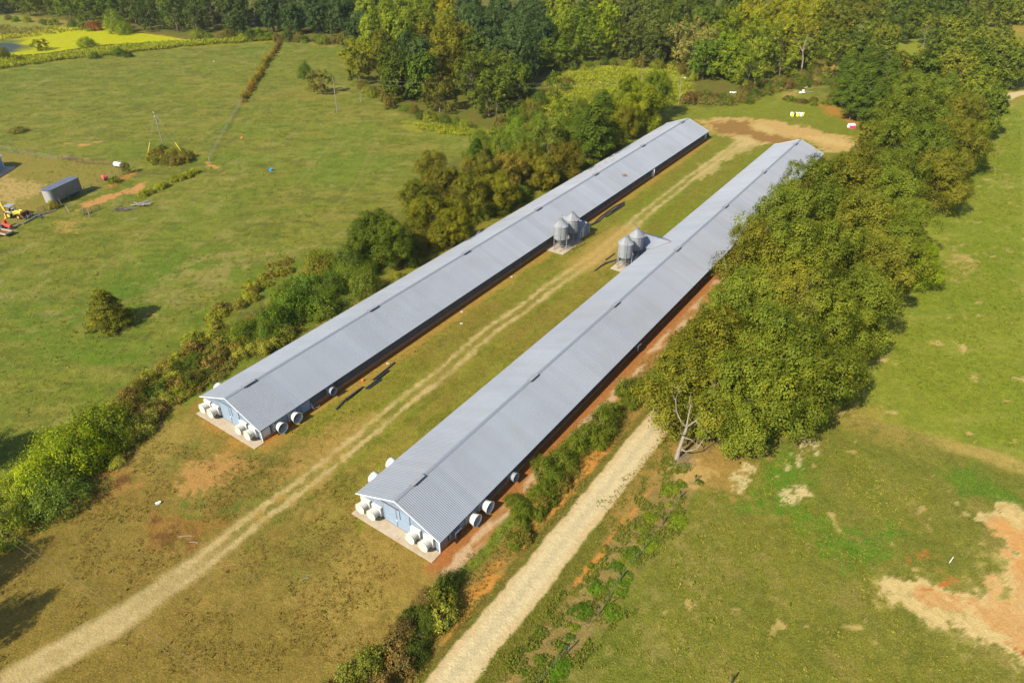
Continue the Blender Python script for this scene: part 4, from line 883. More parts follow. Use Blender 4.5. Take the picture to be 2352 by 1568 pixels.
KIND = {}
def reg(kind, name, cat, asp, crowns, trunks): KIND[kind] = dict(name=name, cat=cat, asp=asp, crowns=crowns, trunks=trunks)
tr = [trunk_mesh('trunk', s, .5) for s in (1, 2, 3)]; trp = [trunk_mesh('trunk', s+20, .4, .9, .035, 10) for s in (1, 2)]; trs = [trunk_mesh('trunk', s+40, .7, .6, .05, 8) for s in (1, 2)]
reg('oak', 'oak_tree', 'tree', .5, [crown_round('crown', 100+i, 30, 28, 34, .049, zb=.08, zm=.42, lobe=.30, inner=.82) for i in range(4)], tr)
reg('oakfar', 'oak_tree', 'tree', .5, [crown_round('crown', 120+i, 28, 16, 16, .105, zb=.06, zm=.45, lobe=.33) for i in range(4)], tr)
reg('tall', 'poplar_tree', 'tree', .4, [crown_round('crown', 140+i, 28, 16, 16, .10, asp=.4, zb=.10, zm=.30, lobe=.34, shape=.75) for i in range(3)], tr)
reg('airy', 'ash_tree', 'tree', .5, [crown_round('crown', 160+i, 24, 12, 16, .09, zb=.08, zm=.5, lobe=.26, inner=.82) for i in range(3)], tr)
reg('pine', 'pine_tree', 'tree', .4, [crown_pine('crown', 180+i, 13) for i in range(3)], trp)
reg('cedar', 'cedar_tree', 'tree', .6, [crown_cedar('crown', 200+i, 15000, asp=.6, leaf=.075, spikes=170, power=.7) for i in range(3)], trs)
reg('shrub', 'shrub', 'shrub', 1., [crown_shrub('crown', 220+i, 4200, leaf=.085) for i in range(3)], trs)
reg('feather', 'willow_shrub', 'shrub', 1., [crown_shrub('crown', 240+i, 8500, leaf=.055, clumps=140, fine=.8) for i in range(3)], trs)
reg('bush', 'bush', 'bush', 1., [crown_shrub('crown', 260+i, 1500, leaf=.14, clumps=50, odd=.06) for i in range(4)], trs)
reg('plume', 'weed_clump', 'weeds', 1., [crown_grass('crown', 280+i, 420, leaf=.24) for i in range(2)], trs)
BARE = [branch_mesh('branches', s, 4, 4, .5, .05, asp=1, trunk=.62) for s in (3, 5, 8)]
BRUSH = [branch_mesh('branches', s, 3, 6, .5, .03, asp=1, trunk=.30, up=.3, spread=1.0, mat=MT['wood']) for s in (13, 15)]

PLANTS = []     # label bookkeeping
def plant(kind, x, y, H, R, col, desc, zone, group=None, var=.07, z=None):
    k = KIND[kind]; r = RNG; zz = gz(x, y)-.05 if z is None else z
    root = empty(k['name'], (x, y, zz), r.uniform(0, 6.283)); root['category'] = k['cat']
    j = 1+r.normal(0, var); w = r.normal(0, var*.22); c = (col[0]*j*(1+w), col[1]*j, col[2]*j*(1-w), 1)
    cr = link('crown', k['crowns'][int(r.integers(len(k['crowns'])))], root); cr.color = c
    if kind in ('shrub', 'feather', 'bush', 'plume'):
        cr.scale = (R, R*r.uniform(.85,1.12), H)
        if kind not in ('bush', 'plume'): link('stem', k['trunks'][0], root, scale=(R*.8, R*.8, H*.6))
    else:
        cr.scale = (R, R*r.uniform(.88,1.12), H)
        t = link('trunk', k['trunks'][int(r.integers(len(k['trunks'])))], root); s = H*k['asp']; t.scale = (max(R,s)*.9, max(R,s)*.9, s)
    PLANTS.append((root, kind, desc, zone, group or k['name'].replace('_', ' ')+'s')); return root
def plant_px(kind, px, py, H, R, col, desc, zone, zc=.5, **kw):
    """centre of the crown as seen in the survey view, at height zc*H"""
    p = G(px, py, H*zc); return plant(kind, p.x, p.y, H, R, col, desc, zone, **kw)
def scrub_line(V, n, w, hr, rr, cols, kinds, desc, zone, group):
    V = np.array(V); L_ = np.hypot(*np.diff(V, axis=0).T); cum = np.concatenate([[0], np.cumsum(L_)])
    for i in range(n):
        s = cum[-1]*(i+RNG.uniform(.1,.9))/n; j = min(np.searchsorted(cum, s)-1, len(L_)-1); j = max(j, 0); t = (s-cum[j])/L_[j]; a, b = V[j], V[j+1]; d = (b-a)/L_[j]
        p = a+(b-a)*t+np.array([-d[1], d[0]])*RNG.uniform(-w, w); q = int(RNG.integers(len(cols)))
        R = RNG.uniform(*rr); plant(kinds[int(RNG.integers(len(kinds)))], p[0], p[1], RNG.uniform(*hr), R, cols[q][0], cols[q][1]+' '+desc, zone, group)
LK = 1.78
def LC(r, g, b): return C3(r, g, b, LK)
OAKC = LC(108,118,38); OAKD = LC(98,112,38); OLIVE = LC(114,114,38); YEL = LC(122,134,38); BRT = LC(118,134,26); PINEC = LC(92,110,38); CEDC = LC(128,126,40); BLU = LC(74,92,50); BRN = LC(120,98,48); PALE = LC(138,134,72); GRY = LC(126,122,84)

# ---- oak grove over the gravel road
grove = [(1600,880,12,7.0),(1705,895,12,7.0),(1790,872,12.5,7.0),(1660,800,13.5,6.6),(1755,790,14,7.2),(1845,850,13,6.8),(1618,795,10.5,5.2),(1900,760,13,6.6),(1716,698,13.5,6.4),(1795,700,14.5,7.2),(1880,690,14,6.8),(1965,700,13,6.0),(1738,588,14.5,6.8),(1820,600,15,7.4),(1915,600,14.5,7.0),(2000,620,13.5,6.8),(1790,510,14.5,7.0),(1880,500,15,7.4),(1965,520,15,7.2),(2040,560,13,6.6),(1870,425,14.5,7.0),(1955,430,15,7.4),(2035,460,14.5,7.0),(2085,510,12,5.6),(1985,385,13,6.6),(2060,405,13.5,6.4),(1562,868,9.5,4.3),(2110,600,8.5,4.2),(1915,850,9,4.6),(1665,935,9,5.2)]
for i, (px, py, H, R) in enumerate(grove):
    kw = dict(col=OAKC if i % 3 else OLIVE, desc='olive-green spreading oak', zone='grove over the gravel road')
    if i == 27: kw = dict(col=BRT, desc='bright yellow-green small oak', zone='field edge of the grove')
    plant_px('oak', px, py, H, R, zc=.62, group='oaks in the grove over the gravel road', **kw)
GR2 = 1
grove2 = [(2065,330,15,7),(2125,345,15,7),(2165,400,14,6.4),(2060,275,15,7),(2125,285,16,7.4),(2185,330,15,6.8),(2080,225,16,7.4),(2150,225,16,7.6),(2210,270,15,7),(2230,330,12,5.4),(2120,175,16,7),(2190,175,16,7.4),(2245,215,15,6.6),(2270,250,13,5.6),(2080,170,15,6.5),(2165,140,15,6.5),(2240,165,15,6.5),(2015,330,11,5.4)]
for i, (px, py, H, R) in enumerate(grove2):
    plant_px('oak' if i < 10 else 'oakfar', px, py, H, R, (OAKC, OAKD, OLIVE)[i % 3], 'broad green oak', 'grove beyond the bare turnaround', zc=.62, group='oaks in the far grove by the right field')
for px, py, H, R in [(1985,205,15,5.8),(1948,190,14,5),(2010,165,15,5.6),(2035,215,15,5.6),(1990,150,13,5),(1965,225,12,5),(2010,245,13,5.4),(2045,180,15,5.4),(1950,155,12,4.8)]:
    plant_px('pine', px, py, H, R, PINEC, 'deep green layered pine', 'clump right of the junk heap', zc=.55)
# ---- hedge between the pasture and the left house
H1z = 'hedge left of the long house'
for k, px, py, H, R, c, d in [
 ('feather',150,1020,6.5,5.0,LC(128,142,28),'bright green feathery willow shrub'),('feather',230,965,6,4.6,LC(120,134,34),'bright green feathery willow shrub'),('feather',85,1085,6,4.6,LC(138,152,30),'bright green feathery willow shrub'),
 ('feather',190,1010,5.5,4.,LC(128,146,22),'bright green feathery willow shrub'),('feather',120,1120,4.5,4.2,LC(104,122,48),'grey-green feathery willow shrub'),('feather',30,1130,4.5,4,LC(140,150,50),'bright green feathery willow shrub'),('feather',-20,1190,4.5,4,LC(140,150,50),'bright green feathery willow shrub'),
 ('shrub',620,725,4.6,3.4,LC(90,112,34),'dense green shrub'),('shrub',560,755,4,3,LC(92,108,34),'dense green shrub'),('shrub',665,690,5,3.6,LC(96,120,36),'dense green shrub'),('shrub',700,650,5,3.6,LC(92,116,40),'dense green shrub'),('shrub',740,690,4.6,3.2,LC(98,116,38),'dense green shrub'),
 ('shrub',735,600,5.6,3.6,LC(110,106,34),'brown-tinted dark shrub'),('feather',800,590,6.5,3.8,LC(96,112,44),'grey-green feathery willow shrub'),('feather',835,640,5,3,LC(104,118,46),'grey-green feathery willow shrub'),
 ('oak',860,535,9,5.2,LC(84,100,28),'dark round-headed oak'),('oak',905,560,8.5,4.4,LC(88,102,28),'dark round-headed oak'),('oak',840,560,7.5,4,LC(84,98,30),'dark round-headed oak'),
 ('oak',985,500,9,4.6,LC(118,116,30),'olive-green small oak'),('oak',1040,520,8,4,LC(128,126,32),'olive-green small oak'),('oak',960,460,9,4.4,LC(110,112,36),'dull olive small oak'),('oak',1020,430,10,4.8,LC(114,110,38),'dull olive small oak'),('oak',1080,450,9.5,4.6,LC(110,110,34),'dull olive small oak'),
 ('oak',1100,400,10,4.8,LC(112,108,38),'dull olive small oak'),('oak',1140,440,8.5,4,LC(118,118,30),'olive-green small oak'),('oak',1165,395,9.5,4.6,LC(124,112,44),'brown-tipped small oak'),('oak',990,385,8.5,4.2,LC(110,108,38),'dull olive small oak'),('oak',1210,370,9.5,4.6,LC(106,110,34),'olive-green small oak'),('oak',1240,395,8,4,LC(108,104,30),'dull olive small oak'),
 ('cedar',1095,345,7,3.2,LC(78,104,24),'dark green pointed cedar'),('feather',1150,330,7,4.2,LC(112,126,40),'light green feathery willow shrub'),('feather',1200,330,7,4,LC(108,124,42),'light green feathery willow shrub'),('airy',1260,320,10,4.8,LC(110,120,44),'thin-leaved green ash'),('oak',1300,365,9,4.2,LC(108,100,32),'dull olive small oak'),
 ('pine',1365,300,15,6.2,LC(90,108,36),'big dark green pine'),('pine',1385,255,12,5,LC(88,106,36),'big dark green pine'),('oak',1330,300,10,4.6,LC(92,108,34),'olive-green small oak'),
 ('oak',1470,245,13,6,LC(122,128,26),'yellow-green leafy oak'),('oak',1505,215,13,5.6,LC(98,112,28),'dark green leafy oak'),('oak',1445,215,11,5,LC(110,122,30),'yellow-green leafy oak'),('oak',1440,280,9,4.2,LC(116,112,30),'olive-green small oak'),('oak',1410,310,8.5,4,LC(112,118,30),'olive-green small oak'),
 ('feather',1185,290,7,4,LC(104,124,36),'light green feathery willow shrub'),('feather',1240,280,7,4,LC(112,128,38),'light green feathery willow shrub'),('airy',1290,260,9,4,LC(116,130,38),'thin-leaved green ash')]:
    plant_px(k, px, py, H, R, c, d, H1z, zc=.55)
scrub_line(GN([(560,800),(640,730),(720,680),(800,640),(850,600)]), 20, 3.2, (3,4.8), (2.4,3.4), [(LC(96,116,38),'green'),(LC(110,124,40),'light green'),(LC(88,106,34),'deep green')], ['shrub','feather'], 'rounded shrub', H1z, 'rounded shrubs in the hedge left of the long house')
scrub_line(GN([(930,600),(1000,550),(1080,500),(1180,450),(1290,400)]), 14, 2.6, (3,5), (2.2,3.2), [(LC(112,118,36),'olive'),(LC(100,112,34),'green'),(LC(118,110,44),'brownish')], ['shrub','shrub'], 'rounded shrub', 'hedge beside the middle of the left roof', 'rounded shrubs beside the middle of the left roof')
scrub_line(GN([(1080,330),(1130,370),(1230,330),(1330,270),(1400,230)]), 20, 4, (3,5.5), (2.4,3.6), [(LC(112,126,40),'light green'),(LC(104,118,38),'green'),(LC(122,128,46),'yellow-green')], ['feather','shrub'], 'leafy shrub', 'thicket between left roof and tree block', 'leafy shrubs of the thicket by the tree block')
# low scrub filling the hedge line
SC = [(LC(96,104,36),'dark green'),(LC(126,118,52),'brownish'),(LC(138,140,48),'yellow-green'),(LC(84,98,34),'deep green'),(LC(130,112,60),'russet')]
scrub_line(GN([(255,985),(330,925),(400,880),(470,830),(540,790),(610,760)]), 46, 3.2, (1.2,2.6), (1.4,2.6), SC, ['bush','bush','shrub'], 'low scrub bush', H1z, 'scrub in the hedge left of the long house')
scrub_line(GN([(380,860),(470,770),(540,700),(620,640),(670,600)]), 26, 1.8, (1.,2.), (1.2,2.2), [SC[2],SC[1],SC[2]], ['bush'], 'low weedy bush', 'pasture edge of the left hedge', 'weedy bushes along the pasture edge')
scrub_line(GN([(900,640),(980,560),(1090,500),(1210,450),(1330,390),(1420,330)]), 28, 2.6, (1.2,2.8), (1.2,2.2), SC, ['bush','shrub'], 'low bush', 'foot of the hedge by the left roof', 'bushes at the foot of the hedge by the left roof')
for px, py, H, R in [(575,800,2.2,1.7),(605,795,2.4,1.8),(635,780,2.4,1.9),(655,765,2.2,1.7),(550,815,2,1.5),(320,975,2.4,2),(305,1000,2.2,1.8),(345,960,2.2,1.7),(385,905,1.8,1.4),(272,1062,1.5,1.2)]:
    plant_px('plume', px, py, H, R, LC(158,156,66), 'feathery yellowish weed clump', H1z, zc=.4)
for px, py, H, R in [(345,845,2.2,2.2),(285,890,2.,2.),(460,800,2.,2.),(580,715,2.4,2.2)]:
    p = G(px, py, .5); e = empty('brush_pile', (p.x, p.y, 0), RNG.uniform(0,6)); link('branches', BRUSH[len(PLANTS) % 2], e, scale=(R, R, H)); e['category'] = 'brush'; PLANTS.append((e, 'brush', 'bare tangled greyish brush', H1z, 'bare brush in the left hedge'))
# ---- lone cedar in the pasture, and pasture bushes
p = G(248,757); r_ = plant('cedar', p.x, p.y+1.2, 6.6, 4.3, CEDC, 'lone bushy olive-green cedar casting its shadow', 'left pasture')
r_.children[0].scale = (4.3, 4.3, 6.8)
for k, px, py, H, R, c, d, z_ in [('airy',736,190,7.5,4.2,LC(122,116,52),'round tree with thinning olive leaves','upper pasture by the utility pole'),('feather',700,158,6,3,LC(84,106,36),'compact green shrub','upper pasture by the utility pole'),('feather',715,195,3,2.4,LC(138,138,50),'yellow-green low shrub','upper pasture by the utility pole'),
  ('shrub',40,297,1.6,3.0,LC(116,112,52),'low brownish bush','left edge of the pasture'),
  ('shrub',150,100,1,1,LC(84,104,38),'x','x')][:4]:
    plant_px(k, px, py, H, R, c, d, z_, zc=.5)
for i in range(36):
    th = i*2.4; q = math.sqrt((i+.5)/36); p = G(391+q*48*math.cos(th), 364+q*17*math.sin(th)); c = SC[(0,1,2,1,4,0,1)[i % 7]]
    plant('bush', p.x, p.y, RNG.uniform(1.0,2.2), RNG.uniform(1.2,1.9), c[0], c[1]+' thicket bush', 'thicket under the guyed pole', 'bushes of the thicket under the guyed pole')
for px, py in [(428,402),(437,396),(446,392),(400,410),(374,424),(340,438),(415,407),(365,428),(330,444)]:
    plant_px('bush', px, py, 1.4, 1.6, LC(140,146,44), 'small yellow-green weedy bush', 'row beyond the log pile', zc=.4)
plant_px('bush', 262, 414, 1.6, 1.8, LC(110,122,34), 'green bush', 'corral side by the red tank', zc=.4); plant_px('airy', 288, 385, 3, 1.4, LC(104,108,48), 'small twiggy tree', 'corral corner by the white tank', zc=.5)
plant_px('shrub', 121, 468, 2.2, 1.1, LC(150,140,36), 'small yellowing bush', 'nose of the semi trailer', zc=.5)
# fence-line growth across the pasture
F1 = GN([(555,236),(575,205),(595,172),(615,140),(630,118),(645,98)])
scrub_line(F1, 46, .7, (1.2,2.2), (.9,1.5), [(LC(150,140,44),'yellow'),(LC(126,118,40),'olive'),(LC(140,112,50),'brownish')], ['bush'], 'weedy bush', 'fence line across the pasture', 'weedy bushes along the pasture fence')
# ---- bushes of the bank between the right house and the gravel road
def bank(u, v): p = HB(u, v); return np.array([p.x, p.y])
scrub_line([bank(-26,9.0),bank(-17,10.4),bank(-10,10.6),bank(-3,10.8)], 34, 1.7, (1.2,2.6), (1.1,1.9), [(LC(88,100,34),'dark green'),(LC(118,120,44),'olive'),(LC(80,92,36),'deep green'),(LC(134,136,58),'yellow-green'),(LC(122,104,60),'brownish')], ['bush','shrub'], 'bush', 'near bank beside the brown yard', 'bushes on the near bank beside the brown yard')
scrub_line([bank(6,12.2),bank(14,11.6),bank(19,11.2)], 14, .9, (.9,1.7), (.7,1.4), [(LC(92,106,32),'dark green'),(LC(112,104,44),'brownish')], ['bush','bush'], 'low bush', 'bank beside the right house wall', 'low bushes on the bank beside the right house')
for px, py, H, R in [(1250,1070,2.6,1.9),(1290,1050,2.8,2.1),(1322,1015,2.6,1.8),(1270,1090,2.,1.5),(1350,990,2.8,2.),(1385,965,3,2.2),(1400,940,2.6,1.9),(1375,1000,2.2,1.7),(1435,888,3,1.5),(1450,915,2,1.5),(1235,1130,1.5,1.2),(1255,1115,1.6,1.3),(1195,1160,1.6,1.3),(1180,1145,1.4,1.2),(1460,880,2,1.6)]:
    plant_px('shrub', px, py, H, R, LC(100,112,34), 'green leafy shrub', 'bank between right house and gravel road', zc=.45)
# weeds along the lower right fence
scrub_line([bank(-12,24.6),bank(-2,24.4),bank(10,24.6),bank(22,24.9),bank(28,25)], 30, 1.7, (.25,.5), (.5,1.3), [(LC(92,124,30),'bright green'),(LC(84,112,34),'green'),(LC(118,136,36),'light green')], ['bush'], 'creeping weed clump', 'wire fence right of the gravel road', 'weed clumps along the wire fence')
scrub_line([bank(-14,22.3),bank(0,21.8),bank(12,22.2)], 12, 1.2, (.2,.45), (.4,.9), [(LC(98,116,40),'green'),(LC(120,122,50),'olive')], ['bush'], 'small weed clump', 'verge between gravel road and fence', 'weed clumps on the verge')

# ================================================================ WOODS
WOOD = GN([(-330,22),(-60,34),(60,36),(150,50),(235,66),(300,70),(420,84),(620,82),(780,90),(815,120),(800,175),(850,212),(925,248),(1000,275),(1120,282),(1180,250),(1240,205),(1265,160),(1400,142),(1560,154),(1625,190),(1690,222),(1770,188),(1845,172),(1890,128),(1960,118),(2010,100),(2060,84),(2040,62),(2300,46),(2700,40)]+[(2700,-28),(-500,-28)])
def proj(x, y, z):
    q = Vector((x, y, z-CAM_H)); Y = q.y*math.cos(PITCH)-q.z*math.sin(PITCH); Z = q.y*math.sin(PITCH)+q.z*math.cos(PITCH); return 1176+FPX*q.x/Y, 784-FPX*Z/Y
BL = [(900,60,60,YEL,'tall'),(940,20,70,YEL,'tall'),(890,110,40,OLIVE,'tall'),(835,150,50,LC(122,124,34),'airy'),(880,180,50,LC(94,106,34),'oakfar'),(1025,110,50,LC(122,120,34),'tall'),(1040,170,45,LC(112,110,34),'tall'),(960,40,30,YEL,'tall'),(1010,10,40,LC(150,140,24),'tall'),
  (1150,60,90,BLU,'oakfar'),(1070,130,40,LC(90,104,36),'oakfar'),(1130,170,60,LC(92,104,36),'airy'),(960,200,40,LC(92,112,34),'oakfar'),(1010,215,40,LC(102,100,36),'airy'),(1080,220,45,LC(90,98,40),'airy'),(1290,40,45,YEL,'tall'),(1390,70,45,LC(128,142,30),'tall'),(1340,100,60,LC(104,122,34),'airy'),(1330,140,40,LC(112,128,30),'tall'),(1410,140,35,LC(74,104,44),'pine'),
  (1470,60,70,LC(96,104,48),'oakfar'),(1540,40,60,LC(92,104,36),'oakfar'),(1620,30,50,LC(86,100,34),'oakfar'),(1560,120,45,PALE,'airy'),(1590,90,40,PALE,'airy'),(1660,140,45,LC(110,126,30),'oakfar'),(1700,90,50,LC(118,128,30),'airy'),(1760,40,60,LC(142,142,32),'tall'),(1820,50,60,LC(138,138,34),'tall'),(1740,130,60,LC(120,130,40),'airy'),(1620,160,50,LC(92,112,34),'oakfar'),(1640,195,60,LC(118,108,48),'airy'),(1740,170,50,LC(98,110,40),'airy'),(1560,180,30,LC(140,140,52),'airy'),
  (1200,200,50,LC(96,110,34),'oakfar'),(1240,170,40,LC(90,106,36),'oakfar'),(1190,225,40,LC(110,124,34),'tall'),(1960,60,60,LC(106,108,36),'oakfar'),(2060,60,50,LC(96,104,34),'oakfar'),(2160,20,60,LC(88,102,38),'oakfar'),(2140,70,60,LC(108,120,44),'airy'),(2260,30,70,LC(104,108,52),'oakfar'),(2230,110,60,LC(116,116,50),'airy'),
  (60,20,80,LC(110,122,40),'airy'),(190,30,60,LC(92,110,36),'airy'),(265,40,30,LC(120,140,44),'feather'),(350,30,80,LC(84,98,44),'airy'),(450,50,80,LC(80,94,44),'airy'),(700,40,120,BLU,'oakfar'),(560,30,80,LC(78,92,46),'oakfar')]
cand = []
lo, hi = WOOD.min(0), np.array([WOOD[:,0].max(), 400])
rs = np.random.default_rng(5); tries = 0
while tries < 60000:
    tries += 1; x = rs.uniform(-330, 330); y = rs.uniform(150, 500)
    px, py = proj(x, y, 14)
    if px < -60 or px > 2420 or (py < -25 and not ((px > 1880 or px < 420) and proj(x, y, 2)[1] > -12)): continue
    sp = 8.6 if y < 330 else 10.5
    if any((x-c[0])**2+(y-c[1])**2 < sp*sp for c in cand): continue
    cand.append((x, y))
cand = [c for c in cand if inside(np.array(c), WOOD)]
def zone_of(px, py):
    if px < 330: return 'wood edge behind the duckweed pond'
    if px < 800: return 'dark wood along the top of the pasture'
    if px < 1290 and py > 120: return 'tree block jutting into the pasture'
    if px < 1290: return 'wood behind the jutting tree block'
    if px < 1600: return 'wood behind the goldenrod clearing'
    if px < 1900: return 'wood beyond the far house ends'
    return 'wood at the top right'
DESC = {'oakfar': 'rounded oak', 'tall': 'tall poplar', 'airy': 'open-crowned ash', 'pine': 'layered pine', 'feather': 'feathery willow shrub', 'shrub': 'shrub'}
def cname(c):
    r, g, b = c; q = g
    if r/g > 1.02 and g > .13: return 'yellow-green'
    if r/g > 1.08: return 'brownish'
    if r/g > .98: return 'olive'
    if b/g > .26: return 'blue-green'
    return 'fresh green' if g > .17 else 'deep green'
for (x, y) in cand:
    H = rs.uniform(11, 15.5); px, py = proj(x, y, H*.6); best = None
    for bx, by, br, c, k in BL:
        d = math.hypot(px-bx, (py-by)*1.2)/br
        if best is None or d < best[0]: best = (d, c, k)
    if best[0] < 1.15: c, k = best[1], best[2]
    else:
        u = vn(np.array([x]), np.array([y]), 22., 71)[0]; k = ['oakfar','airy','oakfar','tall'][int(rs.integers(4))]
        c = BLU if u < .35 else (LC(92,106,38) if u < .6 else LC(112,120,38) if u < .8 else LC(128,130,38))
    R = rs.uniform(5.6, 7.4)
    if k == 'tall': H *= 1.15; R *= .85
    if k == 'feather': H = 7; R = 5
    if k == 'pine': H *= .95; R *= .8
    edge = -sdf_poly(np.array([[x, y]]), WOOD)[0]
    if edge < 6 and px < 1900: H *= .82
    plant(k, x, y, H, R, c, cname(c)+' '+DESC[k], zone_of(px, py))
for i, (px, py) in enumerate([(1900,92),(1950,100),(1990,82),(2030,95),(1925,128),(1975,118),(2020,128),(1880,60),(1930,50),(1980,40),(2150,60),(2190,78),(2230,62),(2150,100),(2200,112),(2250,100),(2290,92),(2240,132),(2290,135),(2325,112),(2335,152),(2180,35),(2240,30),(2300,22),(2100,45),(2060,58),(2020,50),(2340,20),(2120,20),(2060,20)]):
    c, d = ((LC(102,112,38),'olive'),(LC(92,106,40),'deep green'),(LC(114,122,46),'grey-green'),(LC(120,126,40),'yellow-green'))[i % 4]; k = ('oakfar','airy','oakfar')[i % 3]
    plant_px(k, px, py, rs.uniform(11,14), rs.uniform(5.8,7.2), c, d+' '+DESC[k], 'wood at the top right', zc=.6)
# understorey along the wood's edge
def edge_shrubs(pts, n, w, hr, rr, cols, zone, grp, kinds=('shrub','feather','bush')):
    scrub_line(GN(pts), n, w, hr, rr, cols, list(kinds), 'understorey shrub', zone, grp)
UC = [(LC(104,122,38),'fresh green'),(LC(88,104,36),'deep green'),(LC(126,134,44),'yellow-green'),(LC(112,104,50),'brownish')]
edge_shrubs([(0,44),(120,56),(230,74)], 10, 2, (2,4), (2,3), UC, 'far bank of the pond', 'shrubs on the far bank of the pond')
edge_shrubs([(440,92),(560,92),(640,92),(720,96),(790,104)], 20, 3, (2.5,5.5), (2.4,4), UC, 'edge of the dark wood above the pasture', 'shrubs along the dark wood')
edge_shrubs([(805,185),(860,222),(930,258),(1000,285),(1100,296)], 16, 2, (1.5,4), (1.5,3), UC, 'foot of the jutting tree block', 'shrubs at the foot of the jutting tree block')
edge_shrubs([(1120,310),(1200,280),(1260,230),(1280,190)], 14, 4, (2.5,5), (2,3.4), UC, 'slope between tree block and goldenrod', 'shrubs between tree block and goldenrod')
edge_shrubs([(1270,165),(1400,150),(1560,162),(1610,190)], 14, 2, (2,4), (1.6,3), UC, 'wood edge behind the goldenrod clearing', 'shrubs behind the goldenrod clearing')
RC = [(LC(112,96,56),'brown'),(LC(104,112,44),'olive'),(LC(90,108,38),'green'),(LC(124,116,60),'tan-green')]
edge_shrubs([(1570,235),(1640,228),(1700,238),(1760,205),(1830,185),(1865,165)], 34, 4, (1.5,4), (1.6,3), RC, 'scrubby bank behind the turnaround', 'scrub on the bank behind the turnaround')
edge_shrubs([(1800,232),(1850,240),(1900,236),(1930,222)], 16, 3, (.8,1.8), (1.3,2.2), [(LC(112,84,62),'purplish brown'),(LC(118,120,50),'olive'),(LC(104,124,38),'green'),(LC(108,92,56),'brown')], 'weedy island by the white and yellow drums', 'low bushes of the weedy island', ('bush',))
edge_shrubs([(1830,205),(1880,190),(1930,200),(1960,235)], 22, 4, (1.,3), (1.4,2.4), RC, 'junk-heap scrub right of the grass track', 'scrub around the junk heap')
# pond shrubs
for px, py, H, R, k, c, d in [(92,106,4.5,3.6,'airy',LC(104,100,40),'dark open shrub standing in the pond'),(8,124,4.5,3.2,'shrub',LC(104,108,34),'olive shrub at the left frame edge in the pond'),(45,136,2.6,2,'shrub',LC(92,92,34),'small dark shrub at the pond edge'),(197,97,4,3.8,'feather',LC(104,124,38),'round green shrub between pond and reeds'),(272,118,3.4,2.8,'feather',LC(88,110,36),'deep green shrub among the yellow weeds'),(293,124,2.4,2,'shrub',LC(66,86,34),'small dark shrub beside the deep green one'),(216,126,2.8,2.2,'shrub',LC(92,104,42),'grey-green shrub among the yellow weeds'),(262,52,10,5.4,'feather',LC(126,138,44),'big pale green willow at the pond end'),(285,66,6,4,'feather',LC(124,140,32),'yellow-green willow shrub at the pond end'),(220,62,4,3,'bush',LC(150,88,46),'rusty red bush on the far pond bank'),(205,60,3,2.4,'bush',LC(140,92,52),'rust-brown bush on the far pond bank')]:
    plant_px(k, px, py, H, R, c, d, 'pond', zc=.45)

# ---- dead and bare trees
def bare(px, py, H, R, desc, zone, i=0, leafy=None, trunk=True, zbase=True, rz=None):
    p = GZ(px, py); e = empty('dead_tree', (p.x, p.y, p.z-.1), RNG.uniform(0, 6.28) if rz is None else rz); e['category'] = 'tree'
    b = link('branches', BARE[i % 3], e, scale=(R, R, H*.62)); PLANTS.append((e, 'dead', desc, zone, 'bare dead trees')); return e
bare(1840,170,21,8,'tall bleached dead tree with forked crown','wood beyond the far house ends',0)
bare(1790,150,17,6,'bare pale-limbed tree','wood beyond the far house ends',1); bare(1958,135,19,7,'bleached dead tree','wood at the top right',2)
bare(2030,150,14,7,'fan of pale bare branches','wood at the top right',1); bare(1050,108,17,6,'bare grey tree','wood behind the jutting tree block',0)
bare(1000,70,17,5,'bare grey tree','wood behind the jutting tree block',2); bare(1140,287,11,3.4,'bare pale twin-trunked tree','tree block jutting into the pasture',1)
bare(1475,185,7,3.5,'small dead brown tree','wood behind the goldenrod clearing',0); bare(830,235,6,3.4,'bare twiggy tree','foot of the jutting tree block',2); bare(2120,110,12,5,'bare pale tree behind the light pole','wood at the top right',0)
p = G(1840,690,12.5); e = empty('dead_tree', (p.x, p.y, 0), .4); e['category'] = 'tree'; link('branches', branch_mesh('branches', 33, 5, 7, .42, .03, asp=1, trunk=.80, spread=.9), e, scale=(6.5,6.5,9.4)); PLANTS.append((e,'dead','broad bare-twigged reddish-grey tree top','grove over the gravel road','bare dead trees'))
# the stark dead trunk by the gravel road
p = GZ(1553,1055); mb = MB()
T_ = [(0,0,-.2),(.25,.15,1.6),(.6,.3,3.4),(1.0,.5,5.2)]; mb.tube(T_, [.34,.26,.21,.17], 9)
for br in ([(.95,.45,5.0),(.1,.6,6.0),(-.5,1.2,7.4),(-.7,1.5,9.0),(-.3,1.8,10.4)],[(1.0,.5,5.1),(2.2,.8,5.6),(3.4,1.2,6.6),(4.6,1.8,8.0),(4.7,2.2,9.8)],[(.9,.45,5.0),(1.2,1.0,6.4),(1.6,1.6,7.4),(1.5,2.1,8.2)],[(.35,.2,1.7),(.9,-.5,1.7),(2.2,-.8,2.2),(3.3,-.4,3.6),(3.6,0,4.4)],[(2.2,.8,5.6),(2.9,.4,5.0),(3.4,.2,3.8)],[(.7,.3,3.8),(.2,-.2,4.4),(-.3,-.6,5.0)],[(.6,.3,3.5),(1.6,-.1,3.3),(2.4,-.2,2.4)]):
    mb.tube(br, list(np.linspace(.11,.03,len(br))), 6)
    for q in br[2:]:
        for _ in range(3):
            a = Vector(q); d = Vector((random.uniform(-1,1), random.uniform(-1,1), random.uniform(-.2,1))); mb.tube([a, a+d*.5, a+d*.9+Vector((0,0,.2))], [.035,.02,.01], 4)
e = empty('dead_tree', p, .2, 'stark grey dead tree standing where the gravel road enters the oaks', 'tree'); mb.build('trunk', MT['deadbark'], e)
bp = empty('brush_pile', GZ(1575,1062), 1., 'fallen twigs heaped at the foot of the stark dead tree', 'brush')
